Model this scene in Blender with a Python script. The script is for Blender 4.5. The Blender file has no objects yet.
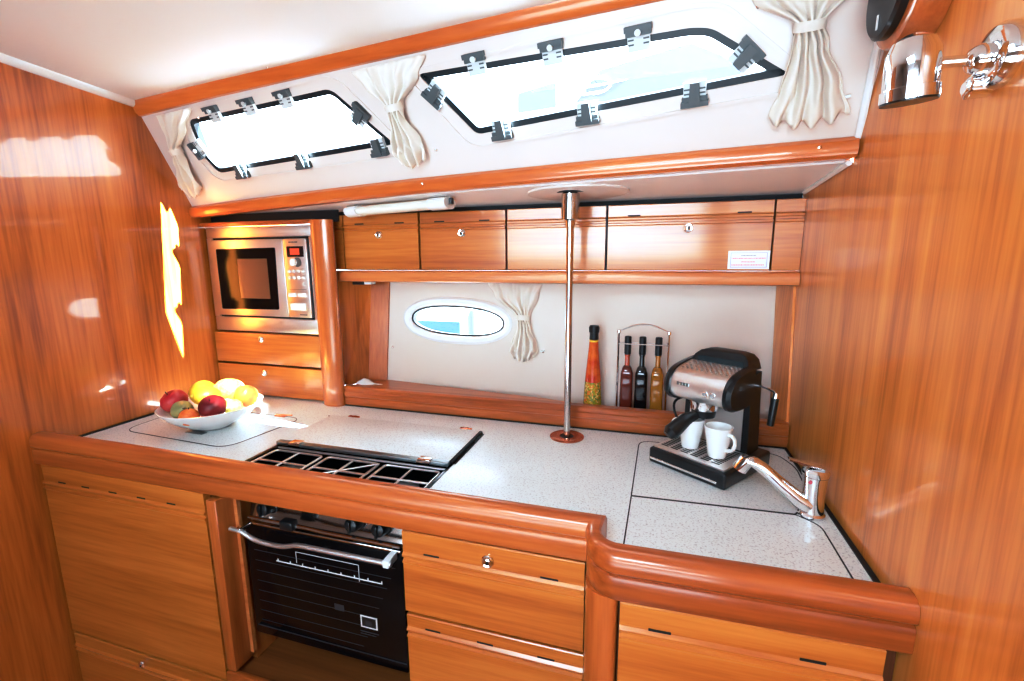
import bpy, bmesh, math, random
from mathutils import Vector, Matrix
random.seed(7)
PI = math.pi
S = bpy.context.scene
COL = S.collection
V = Vector

# ------------------------------------------------------------------ materials
def new_mat(name):
    m = bpy.data.materials.new(name); m.use_nodes = True
    nt = m.node_tree
    return m, nt, nt.nodes['Principled BSDF']

def plain(name, col, rough=.5, metal=0.0, coat=0.0, spec=.5, emit=None, es=0.0, trans=0.0, ior=1.45, sheen=0.0):
    m, nt, b = new_mat(name)
    n = nt.nodes.new('ShaderNodeTexNoise'); n.inputs['Scale'].default_value = 60; n.inputs['Detail'].default_value = 3
    tc = nt.nodes.new('ShaderNodeTexCoord'); nt.links.new(tc.outputs['Object'], n.inputs['Vector'])
    mr = nt.nodes.new('ShaderNodeMapRange'); mr.inputs['To Min'].default_value = max(0, rough - .03); mr.inputs['To Max'].default_value = min(1, rough + .03)
    nt.links.new(n.outputs['Fac'], mr.inputs['Value']); nt.links.new(mr.outputs['Result'], b.inputs['Roughness'])
    b.inputs['Base Color'].default_value = (*col, 1)
    b.inputs['Metallic'].default_value = metal
    b.inputs['Coat Weight'].default_value = coat; b.inputs['Coat Roughness'].default_value = .06
    b.inputs['Specular IOR Level'].default_value = spec
    b.inputs['Transmission Weight'].default_value = trans; b.inputs['IOR'].default_value = ior
    b.inputs['Sheen Weight'].default_value = sheen
    if emit:
        b.inputs['Emission Color'].default_value = (*emit, 1); b.inputs['Emission Strength'].default_value = es
    return m

def wood(name, axis, light, mid, dark, rough=.3, coat=.5, freq=1.0, coat_rough=.1):
    m, nt, b = new_mat(name); L = nt.links.new; N = nt.nodes.new
    tc = N('ShaderNodeTexCoord'); oi = N('ShaderNodeObjectInfo')
    add = N('ShaderNodeVectorMath'); add.operation = 'ADD'
    mul = N('ShaderNodeVectorMath'); mul.operation = 'SCALE'; mul.inputs['Scale'].default_value = 7.0
    comb = N('ShaderNodeCombineXYZ')
    for k in range(3): L(oi.outputs['Random'], comb.inputs[k])
    L(comb.outputs[0], mul.inputs[0]); L(tc.outputs['Object'], add.inputs[0]); L(mul.outputs[0], add.inputs[1])
    def mapped(across, along):
        mp = N('ShaderNodeMapping'); s = [across * freq] * 3; s['xyz'.index(axis)] = along * freq
        mp.inputs['Scale'].default_value = s; L(add.outputs[0], mp.inputs['Vector']); return mp
    m1 = mapped(9, .55); n1 = N('ShaderNodeTexNoise'); n1.inputs['Detail'].default_value = 5; n1.inputs['Roughness'].default_value = .62
    n1.inputs['Scale'].default_value = 1.6; n1.inputs['Distortion'].default_value = .35; L(m1.outputs[0], n1.inputs['Vector'])
    m2 = mapped(75, 3.2); n2 = N('ShaderNodeTexNoise'); n2.inputs['Detail'].default_value = 4; n2.inputs['Scale'].default_value = 1.8; L(m2.outputs[0], n2.inputs['Vector'])
    mix = N('ShaderNodeMath'); mix.operation = 'MULTIPLY_ADD'; mix.inputs[1].default_value = .32
    L(n2.outputs['Fac'], mix.inputs[0])
    sc = N('ShaderNodeMath'); sc.operation = 'MULTIPLY'; sc.inputs[1].default_value = .72; L(n1.outputs['Fac'], sc.inputs[0]); L(sc.outputs[0], mix.inputs[2])
    r = N('ShaderNodeValToRGB'); e = r.color_ramp.elements
    e[0].position = .33; e[0].color = (*dark, 1); e[1].position = .70; e[1].color = (*light, 1)
    k = r.color_ramp.elements.new(.50); k.color = (*mid, 1)
    L(mix.outputs[0], r.inputs['Fac']); L(r.outputs['Color'], b.inputs['Base Color'])
    bp = N('ShaderNodeBump'); bp.inputs['Strength'].default_value = .05; bp.inputs['Distance'].default_value = .002
    L(n2.outputs['Fac'], bp.inputs['Height']); L(bp.outputs[0], b.inputs['Normal'])
    b.inputs['Roughness'].default_value = rough; b.inputs['Coat Weight'].default_value = coat; b.inputs['Coat Roughness'].default_value = coat_rough
    return m

W_L, W_M, W_D = (.62, .225, .045), (.50, .150, .024), (.36, .085, .012)
M = {}
M['wall_wood'] = wood('varnished wood vertical grain', 'z', (.70, .275, .036), (.54, .172, .016), (.26, .058, .004), .3, .9, .8, .05)
M['wall_wood_r'] = wood('varnished wood vertical grain fine', 'z', (.82, .38, .070), (.68, .265, .034), (.46, .145, .013), .34, .5, 1.0, .12)
M['door_wood'] = wood('varnished wood horizontal grain', 'x', (.62, .26, .038), (.50, .175, .018), (.35, .098, .008), .34, .5, 1.0, .22)
M['locker_wood'] = wood('varnished locker wood', 'x', (.62, .26, .038), (.50, .175, .018), (.35, .098, .008), .32, .65, 1.0, .11)
M['rail_wood'] = wood('solid varnished wood', 'x', (.54, .185, .032), (.42, .120, .017), (.27, .064, .008), .3, .5, .9, .14)
M['post_wood'] = wood('solid varnished post wood', 'z', (.58, .21, .04), (.47, .145, .022), (.34, .09, .012), .28, .7, 1.0, .1)
M['beam_wood'] = wood('beam wood', 'x', (.66, .225, .036), (.55, .16, .021), (.42, .105, .012), .28, .7, .7, .1)
M['shelf_wood'] = wood('shelf edge wood', 'x', (.66, .28, .075), (.56, .2, .045), (.44, .13, .024), .33, .5, 1.0, .15)
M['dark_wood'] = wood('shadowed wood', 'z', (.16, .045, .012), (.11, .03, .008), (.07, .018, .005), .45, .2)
M['liner'] = plain('white moulded liner', (.735, .645, .59), .35, coat=.25)
M['ceiling'] = plain('ceiling liner', (.80, .765, .73), .6)
M['fabric_wall'] = plain('cream vinyl hull lining', (.71, .635, .565), .65)
M['white_gloss'] = plain('white gloss', (.86, .86, .85), .2, coat=.4)
M['china'] = plain('white china', (.88, .88, .86), .15, coat=.5)
M['white_plastic'] = plain('white plastic', (.82, .82, .80), .35)
M['black'] = plain('black plastic', (.010, .011, .012), .32, coat=.25)
M['black_gloss'] = plain('black glass', (.003, .003, .004), .12, spec=.3)
M['black_matt'] = plain('black rubber', (.008, .008, .009), .6)
M['gasket'] = plain('black window gasket', (.012, .018, .022), .35)
M['grey_latch'] = plain('dark grey latch plastic', (.10, .115, .12), .4)
M['pale_latch'] = plain('pale latch foot', (.62, .66, .66), .35)
M['chrome'] = plain('chrome', (.86, .86, .87), .07, metal=1)
M['alu'] = plain('dull aluminium', (.30, .34, .35), .32, metal=1)
M['copper'] = plain('copper flange', (.62, .24, .12), .25, metal=1)
M['red_ink'] = plain('red ink', (.75, .16, .22), .6)
M['grey_ink'] = plain('grey ink', (.16, .16, .17), .6)
M['violet_ink'] = plain('violet ink', (.35, .27, .5), .6)
M['display'] = plain('red display', (.25, .02, .01), .3, emit=(1, .12, .03), es=.6)
M['display_bg'] = plain('display surround', (.03, .012, .01), .15)
M['line_grey'] = plain('dim print and reflection lines', (.035, .035, .04), .4)
M['line_white'] = plain('white print', (.7, .7, .7), .5)
M['cord'] = plain('black cord', (.008, .008, .008), .5)
M['cork'] = plain('black bottle cap', (.008, .008, .009), .45)
M['pebble_dark'] = plain('mat grey', (.3, .3, .3), .5)

def steel(name, col, rough, axis='x'):
    m, nt, b = new_mat(name); L = nt.links.new; N = nt.nodes.new
    tc = N('ShaderNodeTexCoord'); mp = N('ShaderNodeMapping'); s = [400, 400, 400]; s['xyz'.index(axis)] = 6
    mp.inputs['Scale'].default_value = s; L(tc.outputs['Object'], mp.inputs['Vector'])
    n = N('ShaderNodeTexNoise'); n.inputs['Scale'].default_value = 1; L(mp.outputs[0], n.inputs['Vector'])
    r = N('ShaderNodeMapRange'); r.inputs['To Min'].default_value = rough * .92; r.inputs['To Max'].default_value = rough * 1.08
    L(n.outputs['Fac'], r.inputs['Value']); L(r.outputs['Result'], b.inputs['Roughness'])
    b.inputs['Base Color'].default_value = (*col, 1); b.inputs['Metallic'].default_value = 1
    return m
M['steel'] = steel('brushed steel', (.80, .75, .72), .36)
M['steel_bright'] = steel('bright brushed steel', (.90, .90, .90), .38)
M['pole'] = steel('stainless pole', (.62, .60, .58), .2, 'z')

def counter_mat():
    m, nt, b = new_mat('speckled white laminate'); L = nt.links.new; N = nt.nodes.new
    tc = N('ShaderNodeTexCoord')
    v = N('ShaderNodeTexNoise'); v.inputs['Scale'].default_value = 260; v.inputs['Detail'].default_value = 2; L(tc.outputs['Object'], v.inputs['Vector'])
    r = N('ShaderNodeValToRGB'); e = r.color_ramp.elements
    e[0].position = .27; e[0].color = (.45, .47, .50, 1); e[1].position = .46; e[1].color = (.755, .80, .80, 1)
    L(v.outputs['Fac'], r.inputs['Fac']); L(r.outputs['Color'], b.inputs['Base Color'])
    b.inputs['Roughness'].default_value = .32; b.inputs['Coat Weight'].default_value = .15
    return m
M['counter'] = counter_mat()

def glass_mat(name, tint=(1, 1, 1), gl=.08):
    m = bpy.data.materials.new(name); m.use_nodes = True; nt = m.node_tree; nt.nodes.clear(); L = nt.links.new; N = nt.nodes.new
    o = N('ShaderNodeOutputMaterial'); mx = N('ShaderNodeMixShader'); t = N('ShaderNodeBsdfTransparent'); g = N('ShaderNodeBsdfGlossy')
    t.inputs['Color'].default_value = (*tint, 1); g.inputs['Roughness'].default_value = .02
    lw = N('ShaderNodeLayerWeight'); lw.inputs['Blend'].default_value = .25
    mr = N('ShaderNodeMapRange'); mr.inputs['To Min'].default_value = gl * .5; mr.inputs['To Max'].default_value = min(1, gl * 6)
    L(lw.outputs['Fresnel'], mr.inputs['Value']); L(mr.outputs['Result'], mx.inputs['Fac'])
    L(t.outputs[0], mx.inputs[1]); L(g.outputs[0], mx.inputs[2]); L(mx.outputs[0], o.inputs['Surface'])
    return m
M['glass'] = glass_mat('window glass', gl=.03)

def liquid(name, col, rough=.08):
    return plain(name, col, rough, coat=.6)
M['oil_red'] = liquid('dark red vinegar', (.14, .022, .012))
M['oil_red_neck'] = liquid('red neck', (.42, .07, .02))
M['oil_black'] = liquid('black balsamic', (.006, .005, .006))
M['oil_gold'] = liquid('golden oil', (.36, .15, .012))


def seeds_mat():
    m, nt, b = new_mat('layered seeds'); L = nt.links.new; N = nt.nodes.new
    tc = N('ShaderNodeTexCoord'); v = N('ShaderNodeTexVoronoi'); v.inputs['Scale'].default_value = 210; L(tc.outputs['Object'], v.inputs['Vector'])
    r = N('ShaderNodeValToRGB'); e = r.color_ramp.elements; r.color_ramp.interpolation = 'CONSTANT'
    e[0].position = 0; e[0].color = (.35, .30, .02, 1); e[1].position = .3; e[1].color = (.55, .36, .03, 1)
    for p_, c in ((.5, (.18, .22, .03, 1)), (.68, (.62, .2, .02, 1)), (.85, (.7, .5, .12, 1))):
        k = e.new(p_); k.color = c
    sp = N('ShaderNodeSeparateColor'); L(v.outputs['Color'], sp.inputs[0]); L(sp.outputs[0], r.inputs['Fac']); L(r.outputs['Color'], b.inputs['Base Color'])
    b.inputs['Roughness'].default_value = .12; b.inputs['Coat Weight'].default_value = .5
    return m
M['seeds'] = seeds_mat()

def fruit_mat(name, c1, c2, scale=18, rough=.35, lo=.4, hi=.62):
    m, nt, b = new_mat(name); L = nt.links.new; N = nt.nodes.new
    tc = N('ShaderNodeTexCoord'); n = N('ShaderNodeTexNoise'); n.inputs['Scale'].default_value = scale; n.inputs['Detail'].default_value = 3
    L(tc.outputs['Object'], n.inputs['Vector'])
    r = N('ShaderNodeValToRGB'); e = r.color_ramp.elements
    e[0].position = lo; e[0].color = (*c1, 1); e[1].position = hi; e[1].color = (*c2, 1)
    L(n.outputs['Fac'], r.inputs['Fac']); L(r.outputs['Color'], b.inputs['Base Color'])
    b.inputs['Roughness'].default_value = rough
    return m
M['apple_red'] = fruit_mat('red apple skin', (.48, .015, .03), (.55, .06, .05))
M['apple_dark'] = fruit_mat('dark red apple skin', (.14, .006, .014), (.26, .02, .02))
M['pear_green'] = fruit_mat('grey green pear skin', (.30, .30, .13), (.42, .38, .15))
M['orange'] = fruit_mat('red orange skin', (.75, .16, .02), (.8, .25, .03), 120, .45)
M['lemon'] = fruit_mat('yellow lemon skin', (.85, .52, .01), (.9, .62, .03), 140, .4)
M['mango'] = fruit_mat('yellow and red mango skin', (.72, .42, .05), (.55, .12, .05), 14)
M['pale_lemon'] = fruit_mat('pale lemon skin', (.9, .68, .12), (.93, .76, .25), 140, .4)
M['chili'] = fruit_mat('chilli red oil', (.50, .050, .012), (.66, .17, .02), 26, .12)
M['stem'] = plain('fruit stem', (.08, .045, .02), .7)

def curtain_mat():
    m, nt, b = new_mat('cream curtain cloth'); L = nt.links.new; N = nt.nodes.new
    b.inputs['Base Color'].default_value = (.96, .90, .83, 1); b.inputs['Roughness'].default_value = .85
    b.inputs['Sheen Weight'].default_value = .2
    tl = N('ShaderNodeBsdfTranslucent'); tl.inputs['Color'].default_value = (.95, .90, .80, 1)
    mx = N('ShaderNodeMixShader'); mx.inputs['Fac'].default_value = .35
    o = nt.nodes['Material Output']; L(b.outputs[0], mx.inputs[1]); L(tl.outputs[0], mx.inputs[2]); L(mx.outputs[0], o.inputs['Surface'])
    w = N('ShaderNodeTexNoise'); w.inputs['Scale'].default_value = 500; tc = N('ShaderNodeTexCoord'); L(tc.outputs['Object'], w.inputs['Vector'])
    bp = N('ShaderNodeBump'); bp.inputs['Strength'].default_value = .15; bp.inputs['Distance'].default_value = .001; L(w.outputs['Fac'], bp.inputs['Height']); L(bp.outputs[0], b.inputs['Normal'])
    return m
M['curtain'] = curtain_mat()
M['hull_white'] = plain('white hull gelcoat', (.85, .86, .87), .3)
M['hull_blue'] = plain('blue hull band', (.012, .042, .062), .4)
M['grey_blue'] = plain('pale grey blue window tint', (.047, .053, .068), .6)
M['pale_green'] = plain('pale weathered post', (.060, .072, .068), .7)

# ------------------------------------------------------------------ mesh builder
class MB:
    def __init__(s): s.bm = bmesh.new()
    def box(s, x0, x1, y0, y1, z0, z1, b=0, seg=2):
        vs = [s.bm.verts.new((x, y, z)) for z in (z0, z1) for y in (y0, y1) for x in (x0, x1)]
        f = [(0, 2, 3, 1), (4, 5, 7, 6), (0, 1, 5, 4), (2, 6, 7, 3), (0, 4, 6, 2), (1, 3, 7, 5)]
        fs = [s.bm.faces.new([vs[i] for i in q]) for q in f]
        if b > 0:
            es = list({e for q in fs for e in q.edges})
            bmesh.ops.bevel(s.bm, geom=es, offset=b, segments=seg, profile=.5, affect='EDGES')
        return s
    def prism(s, pts, vec, cap=True):
        vec = V(vec); a = [s.bm.verts.new(p) for p in pts]; c = [s.bm.verts.new(V(p) + vec) for p in pts]; n = len(a)
        for i in range(n): s.bm.faces.new((a[i], a[(i + 1) % n], c[(i + 1) % n], c[i]))
        if cap:
            s.bm.faces.new(a[::-1]); s.bm.faces.new(c)
        return s
    def profx(s, yz, x0, x1):
        return s.prism([(x0, y, z) for y, z in yz], (x1 - x0, 0, 0))
    def quad(s, *p):
        s.bm.faces.new([s.bm.verts.new(q) for q in p]); return s
    def loft(s, rings, closed=True, caps=True):
        R = [[s.bm.verts.new(p) for p in r] for r in rings]; n = len(R[0])
        for a, b in zip(R, R[1:]):
            for i in range(n if closed else n - 1):
                s.bm.faces.new((a[i], a[(i + 1) % n], b[(i + 1) % n], b[i]))
        if caps and closed:
            s.bm.faces.new(R[0][::-1]); s.bm.faces.new(R[-1])
        return s
    def tube(s, pts, r, n=10, caps=True):
        pts = [V(p) for p in pts]; rings = []; up = None
        rr = r if isinstance(r, (list, tuple)) else [r] * len(pts)
        for i, p in enumerate(pts):
            t = (pts[min(i + 1, len(pts) - 1)] - pts[max(i - 1, 0)]).normalized()
            if up is None:
                up = V((0, 0, 1)) if abs(t.z) < .9 else V((1, 0, 0))
            x = t.cross(up).normalized(); up = x.cross(t).normalized()
            rings.append([p + (x * math.cos(a) + up * math.sin(a)) * rr[i] for a in [2 * PI * k / n for k in range(n)]])
        return s.loft(rings, caps=caps)
    def lathe(s, prof, o=(0, 0, 0), ax=(0, 0, 1), n=32):
        o = V(o); ax = V(ax).normalized(); q = V((0, 0, 1)).rotation_difference(ax); rings = []
        for r, z in prof:
            rings.append([o + q @ V((max(r, 1e-5) * math.cos(2 * PI * k / n), max(r, 1e-5) * math.sin(2 * PI * k / n), z)) for k in range(n)])
        return s.loft(rings)
    def ell(s, o, r, rot=(0, 0, 0), n=24, dent=0.0, pear=0.0):
        from mathutils import Euler
        R = Euler(rot).to_matrix(); o = V(o); rings = []
        for j in range(1, n // 2):
            t = PI * j / (n // 2); rr = math.sin(t); z = -math.cos(t)
            if dent: z -= dent * math.exp(-(rr / .35) ** 2) * (1 if z > 0 else -1)
            f = 1 - pear * max(0, z)
            rings.append([o + R @ V((r[0] * rr * f * math.cos(2 * PI * k / n), r[1] * rr * f * math.sin(2 * PI * k / n), r[2] * z)) for k in range(n)])
        return s.loft(rings)
    def ribbon(s, pts, w, up=(0, 0, 1), closed=True, h=.0006):
        up = V(up); pts = [V(p) for p in pts]; n = len(pts); A = []; B = []
        for i, p in enumerate(pts):
            a = pts[(i - 1) % n] if closed or i > 0 else p; b = pts[(i + 1) % n] if closed or i < n - 1 else p
            t = (b - a).normalized(); x = t.cross(up).normalized() * w / 2
            A.append(p - x); B.append(p + x)
        m = n if closed else n - 1
        for i in range(m):
            j = (i + 1) % n
            v = [s.bm.verts.new(q) for q in (A[i], A[j], B[j], B[i])]; t = [s.bm.verts.new(q.co + up * h) for q in v]
            s.bm.faces.new(t)
            for k in range(4): s.bm.faces.new((v[k], v[(k + 1) % 4], t[(k + 1) % 4], t[k]))
        return s
    def xform(s, mat):
        bmesh.ops.transform(s.bm, matrix=mat, verts=s.bm.verts); return s

ORG = {}
def link(name, mb, mat, parent=None, loc=None, ang=.6, local=False):
    bm = mb.bm
    bmesh.ops.recalc_face_normals(bm, faces=bm.faces)
    off = V((0, 0, 0))
    if parent is not None:
        off = V((0, 0, 0)) if local else ORG[parent.name]
    elif loc is not None: off = V(loc)
    if off.length > 0: bmesh.ops.translate(bm, vec=-off, verts=bm.verts)
    for e in bm.edges:
        e.smooth = not (len(e.link_faces) == 2 and e.calc_face_angle(0) > ang)
    for f in bm.faces: f.smooth = True
    me = bpy.data.meshes.new(name); bm.to_mesh(me); bm.free(); me.materials.append(mat)
    o = bpy.data.objects.new(name, me); COL.objects.link(o)
    if parent is not None:
        o.parent = parent; ORG[o.name] = off
    else:
        o.location = off; ORG[o.name] = off
    return o

def tag(o, label, cat, group=None, kind=None):
    o['label'] = label; o['category'] = cat
    if group: o['group'] = group
    if kind: o['kind'] = kind
    return o
def struct(o, label=None):
    o['kind'] = 'structure'
    if label: o['label'] = label
    return o
def thing(name, loc, label, cat, group=None, rotz=0):
    o = bpy.data.objects.new(name, None); COL.objects.link(o); o.location = loc; o.rotation_euler = (0, 0, rotz)
    o.empty_display_size = .05; ORG[o.name] = V(loc)
    return tag(o, label, cat, group)

# ------------------------------------------------------------------ key planes
XL, XR = -1.572, .362
CT = .92                                    # worktop height
P0 = V((-1.59, 1.306, 1.603))               # sloping cabin side: origin, along, up-slope, inward normal
PU = V((.9933182, -.11359485, .02037576)); PV = V((-.07034833, -.45601704, .88718632)); PN = V((-.0914881, -.88269172, -.46096123))
def sp(u, v, n=0.0): return P0 + PU * u + PV * v + PN * n
B0 = V((0, 1.44, .95)); BV = V((0, .06, .41)).normalized(); BNrm = V((0, -.41, .06)).normalized()
def bk(x, z, n=0.0):                        # point of the hull lining behind the worktop
    return V((x, 1.44 + (z - .95) * .06 / .41, z)) + BNrm * n
def chaikin(pts, it=2, closed=True):
    pts = [V(p) for p in pts]
    for _ in range(it):
        q = []; n = len(pts)
        rng = range(n) if closed else range(n - 1)
        if not closed: q.append(pts[0])
        for i in rng:
            a, b = pts[i], pts[(i + 1) % n]; q += [a * .75 + b * .25, a * .25 + b * .75]
        if not closed: q.append(pts[-1])
        pts = q
    return pts
def round_poly(pts, r, n=4):
    out = []; m = len(pts)
    for i in range(m):
        a, p, b = V(pts[i - 1]), V(pts[i]), V(pts[(i + 1) % m]); da = (a - p); db = (b - p)
        k = min(r, da.length * .45, db.length * .45); s_, e_ = p + da.normalized() * k, p + db.normalized() * k
        for j in range(n + 1):
            t = j / n; out.append(s_ * (1 - t) ** 2 + p * 2 * t * (1 - t) + e_ * t * t)
    return out

# ------------------------------------------------------------------ room shell
# left bulkhead (clipped by the sloping cabin side)
def bulkhead(name, x, t, mat, y_end):
    du = (x - P0.x) / PU.x
    a = sp(du, -.02); b = sp(du, .36)
    prof = [(y_end, 0), (1.75, 0), (1.75, 1.60), (a.y + .012, 1.60), (b.y + .012, b.z), (y_end, 1.99)]
    m = MB().prism([(x, y, z) for y, z in prof], (t, 0, 0))
    return struct(link(name, m, mat))
bulkhead('wall_left', XL, -.03, M['wall_wood'], .50)
bulkhead('wall_right', XR, .03, M['wall_wood_r'], .10)
struct(link('floor', MB().box(-3.6, 2.4, -2.2, 1.75, -.04, 0), M['door_wood']))
struct(link('wall_rear', MB().box(-3.6, 2.4, -2.24, -2.2, 0, 2.1), M['liner']))
struct(link('wall_fore', MB().box(-3.64, -3.6, -2.24, 1.3, 0, 2.1), M['liner']))
struct(link('wall_aft', MB().box(2.4, 2.44, -2.24, 1.3, 0, 2.1), M['liner']))
struct(link('wall_fore_side', MB().box(-3.6, XL - .031, .51, .55, 0, 2.0), M['liner']))
struct(link('wall_aft_side', MB().box(XR + .031, 2.4, .11, .15, 0, 2.0), M['liner']))
def ceil_z(y): return 1.905 + (1.16 - y) * .05
m = MB().prism([(XL, 1.20, ceil_z(1.20)), (XL - .02, 1.2, ceil_z(1.2)), (XL - .02, .49, ceil_z(.49)), (-3.6, .49, ceil_z(.49)), (-3.6, -2.2, ceil_z(-2.2)), (2.4, -2.2, ceil_z(-2.2)), (2.4, .09, ceil_z(.09)), (XR + .02, .09, ceil_z(.09)), (XR + .02, .93, ceil_z(.93)), (-.3, 1.0, ceil_z(1.0)), (-.8, 1.08, ceil_z(1.08))], (0, 0, .03))
struct(link('ceiling', m, M['ceiling']))

# sloping white side with two window openings
def cut_panel(outer, holes, fn, name, mat, thick):
    bm = bmesh.new(); es = []
    for loop in [outer] + holes:
        vs = [bm.verts.new(fn(*q)) for q in loop]
        for i in range(len(vs)): es.append(bm.edges.new((vs[i], vs[(i + 1) % len(vs)])))
    bmesh.ops.triangle_fill(bm, edges=es, use_beauty=True, use_dissolve=False)
    mb = MB(); mb.bm.free(); mb.bm = bm
    bmesh.ops.recalc_face_normals(bm, faces=bm.faces)
    r = bmesh.ops.extrude_face_region(bm, geom=list(bm.faces))
    bmesh.ops.translate(bm, vec=thick, verts=[v for v in r['geom'] if isinstance(v, bmesh.types.BMVert)])
    return link(name, mb, mat)
def rnd2(pts, r=.02, n=5): return [(p.x, p.y) for p in round_poly([(a, b, 0) for a, b in pts], r, n)]
WL = rnd2([(.207, .160), (.237, .100), (.938, .108), (.800, .262), (.232, .262)], .022)
WR = rnd2([(1.062, .252), (1.178, .102), (1.838, .126), (1.70, .225), (1.665, .232)], .016)
lin = cut_panel([(-.01, -.02), (1.985, -.02), (1.985, .40), (-.01, .40)], [WL, WR], sp, 'wall_cabin_side', M['liner'], -PN * .025)
struct(lin)
def grow(poly, d):
    n = len(poly); out = []
    for i in range(n):
        a, p, b = V((*poly[i - 1], 0)), V((*poly[i], 0)), V((*poly[(i + 1) % n], 0))
        t = (b - a).normalized(); out.append((p.x + t.y * d, p.y - t.x * d))
    return out
def area(p): return sum(p[i][0] * p[(i + 1) % len(p)][1] - p[(i + 1) % len(p)][0] * p[i][1] for i in range(len(p)))
def ring(outer, inner, fn, n0, n1):
    mb = MB(); k = len(outer)
    loops = [[mb.bm.verts.new(fn(*q, nn)) for q in lp] for lp, nn in ((outer, n0), (outer, n1), (inner, n1), (inner, n0))]
    for a in range(4):
        A, Bq = loops[a], loops[(a + 1) % 4]
        for i in range(k): mb.bm.faces.new((A[i], A[(i + 1) % k], Bq[(i + 1) % k], Bq[i]))
    return mb
def window(name, poly, latches, recess):
    if area(poly) < 0: poly = poly[::-1]
    w = link(name, ring(grow(poly, .002), grow(poly, -.013), sp, -.024, -.004), M['gasket']); struct(w)
    mb = MB(); mb.bm.faces.new([mb.bm.verts.new(sp(*q, -.016)) for q in grow(poly, -.006)]); link('window_pane', mb, M['glass'], w)
    # raised white surround
    if area(recess) < 0: recess = recess[::-1]
    link('window_surround', ring(recess, grow(recess, -.007), sp, -.001, .004), M['liner'], w)
    for (u, v, ang, kind) in latches:
        c, s_ = math.cos(ang), math.sin(ang)          # ang: direction pointing into the glass
        def lp(a, b, n): return sp(u + c * a - s_ * b, v + s_ * a + c * b, n)
        def blk(a0, a1, b0, b1, n0, n1, sh=1.0):
            return [[lp(a0, b0, n0), lp(a1, b0 * sh, n0), lp(a1, b1 * sh, n0), lp(a0, b1, n0)], [lp(a0, b0, n1), lp(a1, b0 * sh, n1), lp(a1, b1 * sh, n1), lp(a0, b1, n1)]]
        lt = link('window_latch', MB().loft(blk(-.014, .004, -.024, .024, .0, .013)).loft(blk(-.014, -.004, -.026, .026, .004, .017)), M['grey_latch'], w)
        link('latch_foot', MB().loft(blk(.002, .030, -.021, .021, -.002, .008)), M['pale_latch'], lt)
        if kind:
            link('latch_lever', MB().loft(blk(-.010, .030, -.011, .011, .008, .020, .75)), M['grey_latch'], lt)
        else:
            link('latch_pin', MB().tube([lp(-.002, 0, .012), lp(-.002, 0, .020)], .006), M['pale_latch'], lt)
        link('latch_marks', MB().loft(blk(.008, .011, -.020, -.009, .0, .0087)).loft(blk(.016, .019, -.020, -.009, .0, .0087)).loft(blk(.008, .011, .009, .020, .0, .0087)).loft(blk(.016, .019, .009, .020, .0, .0087)), M['grey_latch'], lt)
    return w
D = -PI / 2; U_ = PI / 2
window('window_1', WL, [(.36, .271, D, 0), (.505, .270, D, 0), (.645, .269, D, 0), (.872, .195, -2.45, 1), (.888, .100, U_, 1), (.610, .095, U_, 1), (.350, .091, U_, 1), (.212, .178, .3, 0)],
       rnd2([(.175, .165), (.215, .070), (.99, .072), (.83, .292), (.20, .290)], .05))
window('window_2', WR, [(1.219, .256, D, 0), (1.395, .247, D, 0), (1.570, .241, D, 0), (1.766, .176, -2.4, 1), (1.673, .111, U_, 1), (1.455, .106, U_, 1), (1.248, .099, U_, 1), (1.093, .200, .72, 1)],
       rnd2([(1.02, .262), (1.155, .068), (1.90, .095), (1.72, .262), (1.66, .27)], .04))
# small snap studs on the sloping side
for u, v in ((.905, .262), (1.075, .266), (1.055, .080), (1.775, .243), (1.838, .190), (.285, .262)):
    link('snap_stud', MB().lathe([(.0035, 0), (.004, .002), (.0022, .004), (.0005, .0045)], sp(u, v, -.0002), PN, 12), M['chrome'], lin)

# upper beam
def sweep(path, prof, name, mat, wid=None):
    """prof: list of (outward toward the room, up); path: list of points; mitred"""
    path = [V(p) for p in path]; rings = []
    for i, p in enumerate(path):
        d0 = (path[i] - path[i - 1]).normalized() if i > 0 else None
        d1 = (path[i + 1] - path[i]).normalized() if i < len(path) - 1 else None
        if d0 is None: d0 = d1
        if d1 is None: d1 = d0
        n0 = V((d0.y, -d0.x, 0)).normalized(); n1 = V((d1.y, -d1.x, 0)).normalized()
        b = (n0 + n1).normalized(); k = 1 / max(.35, b.dot(n0))
        w_ = wid[i] if wid else 1
        rings.append([p + b * (o * k * w_) + V((0, 0, z)) for o, z in prof])
    return MB().loft(rings)
up_path = [(-1.585, 1.165, 1.872), (-1.2, 1.118, 1.882), (-.764, 1.072, 1.887), (-.332, 1.025, 1.891), (-.016, .993, 1.891), (.36, .955, 1.889)]
ub = link('trim_1', sweep(up_path, [(-.012, -.004), (.006, -.004), (.016, .004), (.026, .036), (.020, .06), (-.012, .06)], 'trim_1', M['beam_wood']), M['beam_wood']); struct(ub)
def screw(p, n, parent, r=.0035):
    link('screw', MB().lathe([(r, 0), (r, .0012), (r * .5, .0022), (.0003, .0024)], p, n, 12), M['chrome'], parent)
for x, y, z in ((-.98, 1.068, 1.912), (-.545, 1.020, 1.916), (-.13, .978, 1.916)): screw(V((x, y, z)), (0.1, -1, -.15), ub)
# lower beam
lo_path = [(-1.583, 1.303, 1.588), (-1.25, 1.262, 1.600), (-.896, 1.221, 1.611), (-.648, 1.191, 1.617), (-.175, 1.139, 1.623), (.084, 1.112, 1.625), (.36, 1.083, 1.626)]
bp_ = [(-.03, -.019), (.004, -.021), (.013, -.015), (.017, -.003), (.014, .010), (.005, .018), (-.03, .020)]
lb = link('trim_2', sweep(lo_path, bp_, 'trim_2', M['beam_wood']), M['beam_wood']); struct(lb)
for x, y, z in ((-.60, 1.168, 1.618), (.295, 1.073, 1.627)): screw(V((x, y, z)), (0, -1, 0), lb)
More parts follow.
